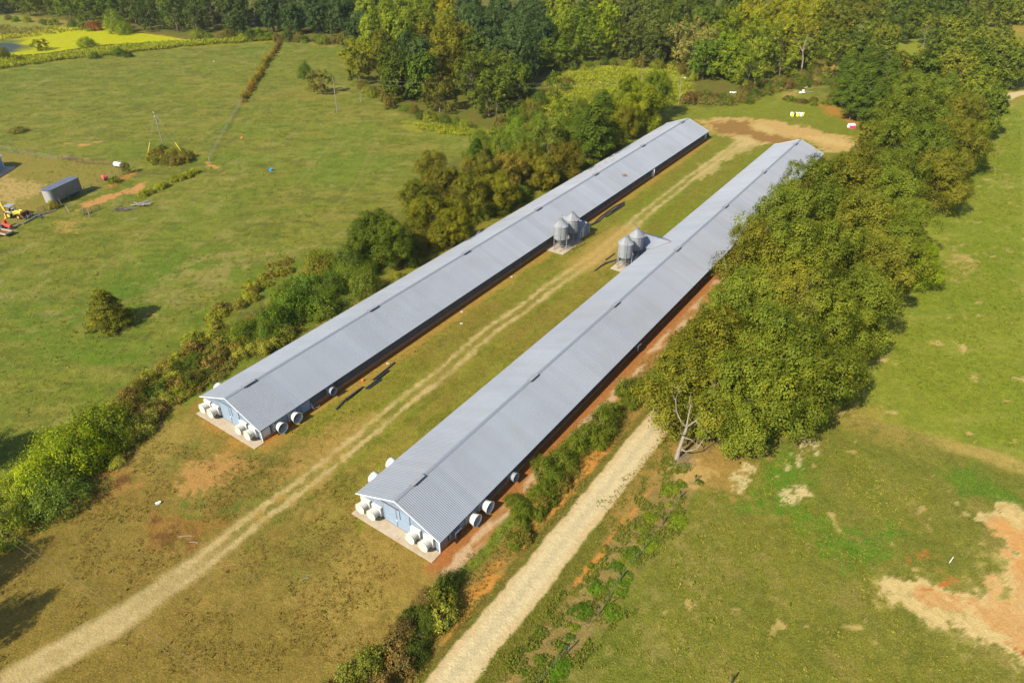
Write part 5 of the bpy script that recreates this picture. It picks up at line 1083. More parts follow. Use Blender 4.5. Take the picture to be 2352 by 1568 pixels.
mb = MB()
for i in range(70):
    a = Vector((random.uniform(-1.4,1.4), random.uniform(-1.1,1.1), random.uniform(.02,.3))); t = random.gauss(.3,.6); L_ = random.uniform(.5,1.5); mb.tube([a, a+Vector((math.cos(t)*L_*.5, math.sin(t)*L_*.5, .08)), a+Vector((math.cos(t)*L_, math.sin(t)*L_, 0))], .018, 3)
mb.build('twig', MT['deadbark'], bp)['kind'] = 'stuff'
# vine-leafed saplings hanging off it
plant_px('airy', 1585, 960, 7, 1.6, LC(110,118,44), 'thin half-leafless sapling', 'foot of the grove by the dead tree', zc=.6)

# trees standing outside the picture whose shadows fall into it
for x, y, H, R in [(-67,41,15,4.2),(-62,34,15,3.6),(-42.5,15.0,16,3.2),(-72,66,8,4)]:
    plant('oak', x, y, H, R, OAKC, 'oak standing left of the picture', 'lane entrance outside the view', group='oaks outside the view by the lane entrance')

# ---- uncountable growth: goldenrod and tall weeds as real stems
def weed_mass(name, pts, n, h, leaf, cols, label, world=False, per=7, clump=0.):
    cols = [tuple(v*.93 for v in c) for c in cols]
    V = np.array(pts) if world else GN(pts); lo, hi = V.min(0), V.max(0); rs = np.random.default_rng(len(pts)*7+n); C = np.zeros((0, 2))
    while len(C) < n:
        q = rs.uniform(lo, hi, (n*2, 2)); q = q[(sdf_poly(q, V)+(fbm(q[:,0], q[:,1], 5., 91, 3)-.5)*5 < 0) & (fbm(q[:,0], q[:,1], 1.6, 95, 3, .7) > clump)]; C = np.vstack([C, q])
        if len(q) == 0: break
    C = C[:n]; m = len(C); hh = h*rs.uniform(.55, 1.15, m)*(.7+.6*fbm(C[:,0], C[:,1], 6., 93, 3)); z0 = relief(C[:,0], C[:,1])
    P = np.repeat(np.column_stack([C, z0]), per, 0)+rs.normal(size=(m*per, 3))*np.array([.22,.22,0])*h; t = np.tile(np.linspace(.25, 1, per), m); P[:, 2] += np.repeat(hh, per)*t
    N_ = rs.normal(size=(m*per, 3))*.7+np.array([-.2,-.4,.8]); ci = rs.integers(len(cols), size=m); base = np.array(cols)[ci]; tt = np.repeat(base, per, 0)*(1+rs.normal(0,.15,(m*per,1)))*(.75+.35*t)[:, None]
    o = link(name, leaves_to_mesh(name, leaf_arrays(P, N_, leaf*rs.uniform(.6,1.3,len(P)), .6, rs), np.clip(tt, .01, 2))); o.color = (1,1,1,1); return tag(o, label, kind='stuff')
GR = [LC(150,154,42), LC(136,144,42), LC(156,154,54), LC(120,128,40)]
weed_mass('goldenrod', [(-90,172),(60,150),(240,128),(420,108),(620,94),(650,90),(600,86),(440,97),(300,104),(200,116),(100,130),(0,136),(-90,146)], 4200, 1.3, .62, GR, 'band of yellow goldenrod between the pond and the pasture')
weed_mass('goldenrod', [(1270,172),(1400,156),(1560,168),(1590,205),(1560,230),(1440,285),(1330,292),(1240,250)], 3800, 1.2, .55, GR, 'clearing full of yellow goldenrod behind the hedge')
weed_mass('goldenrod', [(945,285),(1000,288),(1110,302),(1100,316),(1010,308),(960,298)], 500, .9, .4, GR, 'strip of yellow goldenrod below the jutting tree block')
weed_mass('weeds', [(-60,52),(60,66),(140,64),(200,70),(120,82),(0,96),(-60,96)], 700, 1.1, .6, [LC(120,108,56), LC(104,100,44), LC(132,120,60)], 'brownish weeds on the far bank of the pond')
weed_mass('weeds', [(1600,240),(1690,246),(1790,214),(1850,196),(1870,178),(1780,190),(1690,222),(1590,225)], 900, .9, .5, [LC(120,104,60), LC(112,112,50), LC(128,128,56)], 'brown and green weeds on the bank behind the turnaround')
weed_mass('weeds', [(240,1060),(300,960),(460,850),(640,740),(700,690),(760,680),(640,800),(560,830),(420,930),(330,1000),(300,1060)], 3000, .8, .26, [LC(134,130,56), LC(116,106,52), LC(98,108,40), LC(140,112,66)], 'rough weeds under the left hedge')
def strip(v0, v1, u0, u1): return [tuple(bank(u, v)) for u, v in ((u0,v0),(u1,v0),(u1,v1),(u0,v1))]
weed_mass('weeds', strip(20.6,26.2,-16,30), 4600, .30, .19, [LC(104,118,36), LC(92,106,36), LC(122,130,42), LC(112,112,48)], 'creeping green weeds along the wire fence', True, 5, .5)
weed_mass('weeds', strip(9.6,13.6,-26,60), 3000, .35, .16, [LC(118,116,50), LC(140,118,64), LC(96,104,40)], 'dry weeds on the bank beside the right house', True, 5)
weed_mass('weeds', strip(18.7,20.2,-20,36), 1500, .18, .13, [LC(112,116,44), LC(128,124,54)], 'grass verge right of the gravel road', True, 4)
# real tufts of taller grass and weeds in the fields: they catch light and throw small shadows
def field_tufts(name, px, n, h, w, cols, label, seed, thr=.45, sc=9.):
    V = GN(px); lo, hi = V.min(0), V.max(0); rs = np.random.default_rng(seed); C = np.zeros((0, 2))
    while len(C) < n:
        q = rs.uniform(lo, hi, (n*3, 2)); q = q[(fbm(q[:,0], q[:,1], sc, seed, 3) > thr)]; q = q[(sdf_poly(q, V) < -.5) & (dist_line(q, LANE) > 2.2) & (dist_line(q, ROADL) > 2.4)]; C = np.vstack([C, q])
    C = C[:n]; z0 = relief(C[:,0], C[:,1]); per = 5; hh = h*rs.lognormal(0, .35, n); m = n*per
    P = np.repeat(np.column_stack([C, z0]), per, 0)+rs.normal(size=(m,3))*np.array([w,w,0]); P[:,2] += np.repeat(hh, per)*np.tile(np.linspace(.2,.9,per), n)
    N_ = rs.normal(size=(m,3))*.6+np.array([-.2,-.3,.7]); b = np.array(cols)[rs.integers(len(cols), size=n)]; T_ = np.repeat(b, per, 0)*(1+rs.normal(0,.14,(m,1)))
    o = link(name, leaves_to_mesh(name, leaf_arrays(P, N_, np.repeat(hh,per)*rs.uniform(.7,1.3,m)*1.1, .6, rs), np.clip(T_, .01, 2))); return tag(o, label, kind='stuff')
TG = [LC(92,108,34), LC(108,120,36), LC(122,128,44), LC(112,106,44)]
field_tufts('grass_tufts', [(-60,180),(240,135),(620,105),(780,110),(840,225),(940,300),(950,360),(900,470),(700,610),(500,730),(330,860),(150,960),(-60,1100)], 22000, .13, .14, TG, 'rough grass tufts scattered over the left pasture', 301, .42, 12.)
field_tufts('grass_tufts', [(2350,240),(2360,1100),(1990,920),(2080,740),(2150,560),(2210,400),(2300,260)], 12000, .14, .15, [LC(112,126,36),LC(122,134,42),LC(104,120,34)], 'tall grass tufts in the right field', 303, .42, 8.)
field_tufts('grass_tufts', [(1330,1480),(1600,1130),(1900,1000),(2150,1130),(2000,1300),(2100,1450),(2352,1600),(1300,1600)], 6500, .10, .10, [LC(104,118,36),LC(128,128,48),LC(150,138,70)], 'short grass tufts on the lower right lawn', 305, .45, 5.)
field_tufts('grass_tufts', [(-60,1210),(190,1110),(330,1000),(560,1040),(800,1060),(980,1300),(820,1560),(-60,1560)], 8000, .09, .09, [LC(122,100,48),LC(134,110,58),LC(104,94,40)], 'short dry grass tufts on the worn yard', 307, .46, 4.)
field_tufts('grass_tufts', [(640,1000),(1260,580),(1500,430),(1660,350),(1740,345),(1500,560),(860,1100)], 5000, .08, .10, [LC(118,124,34),LC(138,136,44),LC(104,110,34)], 'short grass tufts between the two houses', 309, .5, 4.)

# ================================================================ POLES, LINES, FENCES
def pole(base, top_px, H, label, rad=.15, lamp=False, arm=False, group='wooden utility poles'):
    p = GZ(*base); e = empty('utility_pole', p, 0, label, 'pole', group)
    m = MB(); m.tube([(0,0,-.2),(0,0,H)], [rad, rad*.7], 8); m.build('pole_shaft', MT['wood'], e)
    if arm:
        m = MB(); m.tube([(.2,0,H-2.8),(.2,0,H-1.9)], .2, 10); m.build('transformer', MT['galv2'], e)
        m = MB(); m.tube([(-.25,0,H-.15),(-.25,0,H+.15)], .07, 6); m.tube([(-.25,0,H-1.2),(-.25,0,H-.95)], .07, 6); m.build('insulator', MT['whitep'], e)
    if lamp:
        m = MB(); m.tube([(0,0,H-.3),(.5,-.1,H-.05),(.9,-.15,H-.1)], .04, 6); m.build('lamp_arm', MT['galv2'], e)
        m = MB(); m.lathe([(.03,.15),(.16,.08),(.2,-.08),(.12,-.22),(.001,-.25)], 12, 'Z', (.95,-.15,H-.2)); m.build('lamp', MT['whitep'], e)
    return e, p
e1, p1 = pole((376,337), None, 9.4, 'guyed utility pole with transformer standing in the thicket in the left pasture', arm=True)
for gx, gy in ((338.4,359), (424.3,359)):
    q = GZ(gx, gy)-p1; t = Vector((0,0,9.0)); m = MB(); m.tube([q, t], .022, 4); m.build('guy_wire', MT['cable'], e1)
    m = MB(); m.tube([q, q.lerp(t, .32)], .055, 5); m.build('guy_guard', MT['yellowp'], e1)
e2, p2 = pole((775,258), None, 10.6, 'utility pole at the pasture edge beside the jutting tree block')
e3, p3 = pole((1558.5,240), None, 8.6, 'light pole with yard lamp behind the far end of the left house', .12, lamp=True, group='light poles')
e4, p4 = pole((2123,136), None, 10.5, 'grey pole at the clearing beyond the far grove, top right', .16)
def cable(a, b, sag, label, r=.025, n=14):
    m = MB(); pts = []
    for i in range(n+1): t = i/n; p = a.lerp(b, t); pts.append(Vector((p.x, p.y, p.z-sag*4*t*(1-t))))
    m.tube(pts, r, 4); return tag(m.build('power_line', MT['cable']), label, 'power line', 'overhead power lines')
cable(p1+Vector((0,0,9.3)), p2+Vector((0,0,10.4)), 1.2, 'thin power line from the guyed pole to the pole by the tree block', .012)
cable(p2+Vector((0,0,10.4)), p3+Vector((0,0,8.4)), 2.0, 'upper thin power line crossing in front of the jutting tree block', .018)
cable(p2+Vector((0,0,9.2)), p3+Vector((0,0,7.6)), 2.2, 'lower thin power line crossing in front of the jutting tree block', .016)
for a, b, lab in [((18,1508+0), (600,1930), 'x')][:0]: pass
za = 7.5
cable(G(-80,1170,za), G(620,1664,za), .1, 'left one of two thin power lines crossing the lower left yard', .005, 8)
cable(G(-60,1168,za), G(640,1652,za), .1, 'right one of two thin power lines crossing the lower left yard', .005, 8)

def post_mb(H, r=.06, cap=None):
    m = MB(); m.tube([(0,0,-.1),(0,0,H)], [r, r*.9], 7); return m
# wire fence right of the gravel road
fx = [(1596,1107),(1560.7,1145),(1521,1205),(1478,1264),(1424,1332),(1376,1409),(1305,1495),(1222,1590)]
fp = [GZ(*q) for q in fx]; c = fp[3]; FE = empty('wire_fence', c, 0, 'wire fence on black-topped posts running right of the gravel road', 'fence')
pm_ = post_mb(1.35, .07).mesh('post', MT['wood2']); cap_ = post_mb(.35, .085).mesh('post_cap', MT['pipe'])
for q in fp:
    o = link('post', pm_, FE, q-c, (random.uniform(-.04,.04), random.uniform(-.04,.04), 0)); link('post_cap', cap_, o, (0,0,1.05))
m = MB()
for h in (.3, .7, 1.1):
    m.tube([q-c+Vector((0,0,h)) for q in fp], .005, 3)
m.build('wire', MT['wire'], FE)
q = GZ(1681,1567); tag(post_mb(1.2, .09).build('fence_post', MT['pipe'], loc=q), 'single black post top poking in at the bottom frame edge', 'post')
# pasture cross fence
fx = [(481,371),(489,353),(497,337),(505,322),(516,303),(527,284),(540,261),(556,234),(575,203),(597,168),(617,136),(634,112),(648,94)]
fp = [GZ(*q) for q in fx]; c = fp[5]; PF = empty('pasture_fence', c, 0, 'thin wire fence climbing across the left pasture to the dark wood', 'fence')
pm2 = post_mb(1.3, .06).mesh('post', MT['wood'])
for a, b in zip(fp, fp[1:]):
    n = max(1, round((b-a).length/4.5))
    for i in range(n): link('post', pm2, PF, a.lerp(b, i/n)-c)
m = MB()
for h in (.25, .5, .75, 1.0, 1.2): m.tube([q-c+Vector((0,0,h)) for q in fp], .014, 3)
m.build('wire', MT['wire'], PF); m = MB(); m.tube([fp[0]-c+Vector((.4,-.6,0)), fp[0]-c+Vector((0,0,1.3))], .06, 6); m.build('brace_post', MT['wood'], PF)
def c7(x, y): return (x/6., 326.67+y/6.)       # equipment yard readings
def fence(name, pts, H, rails, label, cat='fence', mat='wood', rmat='rust', rr=.03, sp=None, lean=.05):
    fp = [GZ(*c7(*q)) for q in pts]; c = fp[len(fp)//2]; E_ = empty(name, c, 0, label, cat); me = post_mb(H, .07).mesh('post', MT[mat])
    P_ = []
    for a, b in zip(fp, fp[1:]):
        n = max(1, round((b-a).length/sp)) if sp else 1
        P_ += [a.lerp(b, i/n) for i in range(n)]
    P_.append(fp[-1])
    for q in P_: link('post', me, E_, q-c, (random.uniform(-lean,lean), random.uniform(-lean,lean), 0))
    for h in rails:
        m = MB(); m.tube([q-c+Vector((0,0,h)) for q in fp], rr, 4); m.build('rail', MT[rmat], E_)
    return E_
fence('corral_fence', [(-60,80),(80,112),(190,142),(300,168),(400,180),(490,195),(690,225),(800,240)], 1.4, (.4,.8,1.15), 'old wire corral fence with leaning grey posts, left part of the back side', rmat='wire', rr=.015, lean=.12)
fence('pipe_fence', [(870,245),(960,262),(1060,285),(1160,295),(1300,305),(1430,315),(1560,325),(1620,335)], 1.3, (.25,.5,.75,1.0,1.25), 'rusty pipe-rail corral fence leading to the white tank', mat='rust', sp=2.2)
fence('corral_fence', [(1815,362),(1645,460),(1555,500),(1370,600),(1280,660),(1180,700),(950,790)], 1.9, (.5,1.0,1.4), 'wire corral fence with tall posts behind the red tank', rmat='wire', rr=.015, lean=.12)
fence('corral_fence', [(850,860),(720,930),(560,1010),(400,1090),(250,1150),(130,1210),(-40,1290)], 1.5, (.5,1.0), 'wire fence in front of the backhoe and trailer nose', rmat='wire', rr=.015, lean=.2)
# mud bank and old boards along the front fence
def gate(pts, H, label, mat='rust', n=5):
    a, b = GZ(*c7(*pts[0])), GZ(*c7(*pts[1])); c = (a+b)/2; E_ = empty('field_gate', c, 0, label, 'gate', 'pipe field gates')
    for i in range(n): m = MB(); z = .15+(H-.15)*i/(n-1); m.tube([a-c+Vector((0,0,z)), b-c+Vector((0,0,z))], .04, 5); m.build('rail', MT[mat], E_)
    m = MB()
    for t in (0, .5, 1): q = a.lerp(b, t)-c; m.tube([q+Vector((0,0,.1)), q+Vector((0,0,H))], .05, 5)
    m.build('stile', MT[mat], E_); return E_
gate([(540,1000),(720,935)], 1.5, 'rusty pipe gate beside the rounded trailer nose')
g = gate([(1150,1010),(1385,925)], 1.3, 'rusty pipe gate standing open alone by the bare clay patch')
for q in [(1160,1005),(1240,1030)]:
    w = GZ(*c7(*q)); tag(post_mb(1.6, .12).build('gate_post', MT['wood'], loc=w, rot=(-.25,-.1,0)), 'leaning pale wooden post at the open gate, '+('left one' if q[0] < 1200 else 'right one'), 'post', 'posts at the open gate')
w = GZ(*c7(955,970)); m = MB(); m.tube([(0,0,0),(-.9,.9,1.3)], .09, 6); tag(m.build('leaning_post', MT['wood'], loc=w), 'pale post leaning over between trailer and open gate', 'post')

# ---- semi trailer with rounded nose
a = GZ(*c7(745,885)); b = GZ(*c7(1148,692)); L_ = (b-a).length; ang = math.atan2(b.y-a.y, b.x-a.x); TW, TH = 2.5, 3.6
TR = empty('semi_trailer', a, ang, 'old aluminium semi trailer with rounded nose parked on the grass', 'trailer')
def round_plan(off=0., n=7):
    r = .8; pts = [(L_+off, -off), (L_+off, TW+off)]
    for k in range(n): t = math.pi/2+math.pi/2*k/(n-1); pts.append((r+math.cos(t)*(r+off), TW-r+math.sin(t)*(r+off)))
    for k in range(n): t = math.pi+math.pi/2*k/(n-1); pts.append((r+math.cos(t)*(r+off), r+math.sin(t)*(r+off)))
    return pts
pl = round_plan(); m = MB(); m.prism([(x, y, .75) for x, y in pl], (0,0,TH-.75)); m.build('body', MT['trailer_side'], TR)
m = MB(); m.prism([(x, y, TH) for x, y in round_plan(.05)], (0,0,.07)); m.build('roof', MT['trailer_top'], TR)
m = MB(); n_ = round_plan(.02)[2:]
vs = [(x, y) for x, y in n_]
for (x0, y0), (x1, y1) in zip(vs, vs[1:]): m.poly([(x0,y0,.72),(x1,y1,.72),(x1,y1,TH-.12),(x0,y0,TH-.12)])
m.build('nose_panel', MT['trailer_nose'], TR, thick=.02)
for i in range(10):
    m = MB(); m.box((1.2+i*(L_-1.5)/9, -.02, (TH+.75)/2), (.06,.03,TH-.85)); m.build('side_rib', MT['galv2'], TR)
m = MB(); m.box((L_/2, TW/2, .62), (L_-.6, 1.2, .22)); m.build('frame', MT['curtain'], TR)
for x in (L_-2.6, L_-1.3):
    for y in (.15, TW-.15): m = MB(); m.lathe([(.5,-.14),(.5,.14)], 18, 'Y', (x, y, .5), True); m.build('wheel', MT['tyre'], TR)
m = MB(); 
for y in (.6, TW-.6): m.box((2.2, y, .38), (.12,.12,.76)); m.box((2.2, y, .03), (.3,.3,.06))
m.build('landing_leg', MT['galv2'], TR)
m = MB(); [m.box((L_+.04, TW*(.25+.5*k), (TH+.75)/2), (.04, TW/2-.08, TH-.95)) for k in (0,1)]; m.build('rear_door', MT['trailer_side'], TR)

# ---- yellow backhoe loader
bk = GZ(*c7(120,1050)); ba = math.atan2(*(GZ(*c7(430,1030))-bk).yx) if False else math.atan2((GZ(*c7(250,1085))-bk).y, (GZ(*c7(250,1085))-bk).x)
BK = empty('backhoe_loader', bk+Vector((.4,.9,0)), ba+.25, 'yellow backhoe loader with grey canopy and raised boom in the yard', 'backhoe')
def wheel(par, x, y, r, w, rim):
    m = MB(); m.lathe([(r*.55,-w/2),(r*.92,-w/2),(r,-w*.3),(r,w*.3),(r*.92,w/2),(r*.55,w/2)], 22, 'Y'); wo = m.build('wheel', MT['tyre'], par, loc=(x, y, r))
    m = MB(); m.lathe([(.001,-w*.36),(r*.25,-w*.4),(r*.55,-w*.3),(r*.57,-w*.5),(r*.57,w*.5),(r*.55,w*.3),(r*.25,w*.4),(.001,w*.36)], 18, 'Y'); m.build('rim', MT[rim], wo)
for y in (-.85, .85): wheel(BK, 0, y, .72, .42, 'yellow'); wheel(BK, 2.3, y, .45, .30, 'yellow')
m = MB(); m.box((1.9,0,1.2), (1.7,.8,.75), bevel=.06); m.box((.3,0,.95), (1.7,.9,.5), bevel=.04); m.box((2.75,0,.95),(.15,.7,.6)); m.build('body', MT['yellow'], BK)
m = MB(); 
for y in (-.85,.85):
    for k in range(6): t0 = math.pi*(.15+.7*k/6); t1 = math.pi*(.15+.7*(k+1)/6); m.prism([(math.cos(t0)*.8, y-.24, .72+math.sin(t0)*.82),(math.cos(t1)*.8, y-.24, .72+math.sin(t1)*.82),(math.cos(t1)*.8, y+.24, .72+math.sin(t1)*.82),(math.cos(t0)*.8, y+.24, .72+math.sin(t0)*.82)], (0,0,.04))
m.build('fender', MT['fibre'], BK)
m = MB(); [m.tube([(x, y, 1.1),(x*.95, y, 2.65)], .05, 6) for x in (-.5,.95) for y in (-.65,.65)]; m.build('canopy_post', MT['curtain'], BK)
m = MB(); m.box((.22,0,2.70), (1.9,1.7,.10), bevel=.03); m.build('canopy', MT['galv'], BK)
m = MB(); m.box((.15,0,1.35), (.5,.5,.12)); m.box((-.1,0,1.65), (.12,.5,.55)); m.build('seat', MT['pipe'], BK)
m = MB(); m.tube([(.75,0,1.3),(.6,0,1.7)], .03, 5); m.lathe([(.2,0),(.18,.03)], 14, 'Z', (.58,0,1.72), True); m.build('steering_wheel', MT['pipe'], BK)
m = MB(); [m.tube([(.7,y,1.5),(2.2,y,1.55),(3.2,y,1.0)], .10, 6) for y in (-.55,.55)]; m.tube([(2.2,-.55,1.5),(2.2,.55,1.5)], .08, 6); [m.tube([(1.2,y,.9),(2.5,y,1.35)], .05, 6) for y in (-.55,.55)]; m.build('loader_arm', MT['yellow'], BK)
m = MB(); m.prism([(3.1,-1.15,.55),(3.1,-1.15,1.35),(3.3,-1.15,1.4),(4.05,-1.15,.65),(3.9,-1.15,.5)], (0,.05,0)); m.prism([(3.1,1.1,.55),(3.1,1.1,1.35),(3.3,1.1,1.4),(4.05,1.1,.65),(3.9,1.1,.5)], (0,.05,0)); m.box((3.13,0,.95), (.06,2.2,.82)); m.box((3.55,0,.53), (.95,2.25,.06)); m.box((3.2,0,1.37),(.22,2.25,.05)); m.build('loader_bucket', MT['rust'], BK)
m = MB(); m.tube([(-.9,0,.9),(-1.5,.1,1.1),(-2.0,.2,3.3)], [.22,.20,.13], 6); m.build('boom', MT['yellow'], BK)
m = MB(); m.tube([(-2.0,.2,3.3),(-2.3,.25,3.2),(-1.75,.1,1.3)], [.12,.14,.10], 6); m.build('dipper_arm', MT['yellow'], BK)
m = MB(); m.tube([(-1.0,-.1,1.4),(-1.8,.1,2.6)], .06, 6); m.build('hydraulic_ram', MT['curtain'], BK)
m = MB(); m.prism([(-1.9,-.25,1.3),(-1.4,-.25,1.2),(-1.3,-.25,.75),(-1.8,-.25,.7)], (0,.6,0)); m.build('digging_bucket', MT['rust'], BK)
m = MB(); [m.box((-1.0, s*.75, .5),(.2,.25,.9)) for s in (-1,1)]; [m.box((-1.0, s*1.0, .05),(.4,.5,.07)) for s in (-1,1)]; m.build('stabiliser', MT['yellow'], BK)
# ---- red hay implement, second wooden trailer, scrap along the fence
rp = GZ(*c7(50,1185)); RD = empty('hay_implement', rp, ba, 'bright red farm implement cut by the left frame edge', 'farm machine')
m = MB(); m.box((.9,.4,.65), (2.6,.7,.35), bevel=.05); m.tube([(-.4,.4,.7),(2.3,.4,.75)], .28, 10); m.box((-.3,.9,1.0),(.5,.5,.9)); m.box((-.9,-.3,.6),(1.2,1.0,.3)); m.build('body', MT['red'], RD)
m = MB(); m.box((-.2,-.1,.6),(.9,.5,.5)); m.tube([(0,-.4,.9),(.8,-.9,.5)], .08); m.build('hitch', MT['curtain'], RD)
m = MB(); m.lathe([(.5,-.1),(.5,.1)], 20, 'Y', (-1.2,-.5,.5), True); m.build('wheel', MT['tyre'], RD); m = MB(); m.lathe([(.52,-.12),(.54,0),(.52,.12)], 20, 'Y', (-1.2,-.7,.5)); m.build('fender', MT['whitep'], RD)
tp = GZ(*c7(60,1275)); TB = empty('utility_trailer', tp, ba+.1, 'tan wooden-sided utility trailer bed at the left frame edge', 'trailer')
m = MB(); m.box((0,0,.5),(3.4,1.7,.08)); m.build('deck', MT['rust'], TB); m = MB()
for y in (-.85,.85): m.box((0,y,.7),(3.4,.12,.35))
for x in (-1.7,1.7): m.box((x,0,.7),(.12,1.7,.35))
m.build('side_board', MT['conc'], TB)
for y in (-.95,.95): m = MB(); m.lathe([(.32,-.1),(.32,.1)], 16, 'Y', (0,y,.32), True); m.build('wheel', MT['tyre'], TB)
sp_ = GZ(*c7(420,1040)); SC_ = empty('scrap_heap', sp_, ba+.35, 'dark scrap metal and old implements heaped against the yard fence', 'scrap'); m = MB(); r = random.Random(4)
for i in range(42):
    a_ = Vector((r.uniform(-3.6,3.6), r.uniform(-.6,.5), r.uniform(.1,.6))); m.tube([a_, a_+Vector((r.uniform(-.9,.9), r.uniform(-.5,.5), r.uniform(-.2,.6)))], r.uniform(.03,.08), 5)
    if i % 5 == 0: m.box(a_, (r.uniform(.2,.6), r.uniform(.2,.5), r.uniform(.2,.5)), r.uniform(0,3))
m.build('scrap', MT['curtain'], SC_)['kind'] = 'stuff'
for i, (qa, qb, w_) in enumerate([((640,1290),(1000,1075),.35), ((1000,1075),(1560,890),.3), ((60,1540),(560,1300),.4)]):
    A_, B_ = GZ(*(x/9.8 for x in (0,0))) if False else (G(qa[0]*.0833, (500/1.2245)+qa[1]*.0833), G(qb[0]*.0833, (500/1.2245)+qb[1]*.0833)); A_.z = gz(A_.x, A_.y)+.12; B_.z = gz(B_.x, B_.y)+.12
    m = MB(); c = (A_+B_)/2; m.tube([A_-c, Vector((.1,.1,.02)), B_-c], w_*.5, 6); tag(m.build('fallen_log', MT['wood']), 'long grey log lying along the yard fence, '+('under the backhoe bucket','in front of the trailer nose','nearest the left frame edge')[i], 'log', 'logs along the yard fence').location = c
# log pile
def log_pile(pts, n, spread, L_, label, mat='wood', rad=.09):
    c = GZ(*c7(*pts)); E_ = empty('log_pile', c, 0, label, 'log pile'); r = random.Random(n)
    for i in range(n):
        a_ = Vector((r.uniform(-spread,spread), r.uniform(-spread*.35,spread*.35), rad+r.uniform(0,.4))); t = .35+r.gauss(0,.45); l = r.uniform(.5,1)*L_; d = Vector((math.cos(t), math.sin(t), r.uniform(-.05,.1)))*l*.5
        m = MB(); m.tube([a_-d, a_+Vector((0,0,.03)), a_+d], [rad, rad*.9, rad*.7], 6); m.build('log', MT[mat], E_)
    return E_
log_pile((1960,870), 24, 1.6, 3.4, 'pile of bleached grey logs in the pasture right of the open gate', rad=.10)
log_pile((1720,930), 12, 1.8, 3.0, 'smaller dark heap of old branches beside the bleached logs', 'wood2', .08)
log_pile((1060,710), 14, .9, 1.8, 'heap of thin sticks leaning against the semi trailer', 'deadbark', .05)
log_pile((1000,225), 14, 1.8, 2.4, 'tangle of grey boards against the rusty pipe fence', 'deadbark', .06)
# tanks
def tank(p, r, L_, rz, mat, label):
    E_ = empty('tank', p, rz, label, 'tank'); m = MB(); m.lathe([(.001,-L_/2-r*.35),(r*.6,-L_/2-r*.22),(r,-L_/2),(r,L_/2),(r*.6,L_/2+r*.22),(.001,L_/2+r*.35)], 20, 'X', (0,0,r+.15)); m.build('shell', MT[mat], E_, smooth=True)
    m = MB(); m.box((-L_*.3,0,.12),(.15,r*1.6,.24)); m.box((L_*.3,0,.12),(.15,r*1.6,.24)); m.build('cradle', MT['rust'], E_)
    m = MB(); m.tube([(L_*.1,0,2*r+.1),(L_*.1,0,2*r+.4)], .12, 8); m.build('fill_neck', MT['bluep'] if mat == 'tank' else MT['rust'], E_); return E_
tank(GZ(*c7(1640,345)), .6, 2.2, -.35, 'tank', 'white rust-streaked tank at the end of the pipe fence'); tank(GZ(*c7(1455,525)), .62, 1.0, .9, 'redtank', 'short faded red tank beside the corral posts')
# small coloured things in the pasture
def tub(p, r, h, mat, label, cat='bucket'):
    m = MB(); m.lathe([(.001,0),(r*.8,0),(r,h),(r+.03,h),(r+.03,h-.04),(r-.05,h-.02),(r*.78,.06),(.001,.06)], 16); return tag(m.build('feed_tub', MT[mat], loc=p), label, cat)
tub(GZ(622.5,392), .42, .5, 'bluep', 'bright blue tub lying alone in the pasture'); tub(GZ(555,318), .35, .3, 'orangep', 'small orange tub in the pasture right of the wire fence')
tub(GZ(491,142), .25, .25, 'whitep', 'tiny white tub far up in the pasture'); 
# pale blue barn cut by the left frame edge
q = GZ(*c7(62,352)); q2 = GZ(*c7(0,392)); an = math.atan2(q2.y-q.y, q2.x-q.x)
BB = empty('blue_shed', q, an, 'pale blue farm building cut off by the left frame edge', 'shed')
dirn = 1
m = MB(); m.box((5,-4,1.5),(10,8,3.0)); m.build('wall', MT['blue'], BB)
m = MB(); m.prism([(-.6,.6,3.0),(10.6,.6,3.0),(10.6,-4,4.4),(-.6,-4,4.4)], (0,0,.12)); m.prism([(-.6,-8.6,3.0),(10.6,-8.6,3.0),(10.6,-4,4.4),(-.6,-4,4.4)], (0,0,.12)); m.build('roof', MT['roof'], BB)
m = MB(); m.box((0,0,1.5),(.18,.18,3.0)); m.box((2.2,.02,1.5),(.15,.1,3.0)); m.build('corner_post', MT['white'], BB)
m = MB(); m.box((5,1.3,.05),(11,2.8,.12)); m.build('concrete_step', MT['conc'], BB)
# ---- things behind the turnaround
def T2(x, y): return (1470+.25*x, 228.7+.25*y)
dr = [(1392,135,'whitep'),(1400,142,'yellowp'),(1418,138,'curtain'),(1434,136,'whitep'),(1448,141,'yellowp'),(1464,137,'whitep'),(1480,141,'whitep'),(1494,138,'yellowp')]
for i, (x, y, mt) in enumerate(dr):
    p = GZ(*T2(x, y+12)); m = MB(); m.lathe([(.001,0),(.42,0),(.45,.3),(.43,.6),(.45,.95),(.001,1.0)], 14); tag(m.build('drum', MT[mt], loc=p), f"{'white' if mt=='whitep' else 'yellow' if mt=='yellowp' else 'dark'} drum standing in the row of drums, {['first','second','third','fourth','fifth','sixth','seventh','eighth'][i]} from the left", 'drum', 'row of white and yellow drums')
p = GZ(*T2(1945,262)); e = empty('playhouse', p, .1, 'white-topped box with a magenta front lying on the grass near the oaks', 'box'); m = MB(); m.box((0,.2,.95),(2.0,1.0,.12), rx=.35); m.box((-.2,.5,.5),(1.7,.6,.9)); m.build('lid', MT['whitep'], e); m = MB(); m.box((0,-.45,.35),(1.8,.12,.7)); m.build('front', MT['pink'], e); m = MB(); m.box((-.8,-.2,1.12),(.25,.25,.03), rx=.35); m.build('label_patch', MT['red'], e)
def c1b(x, y): return ((2240+x*.10204)*.81667, (200+y*.10204)*.81667)
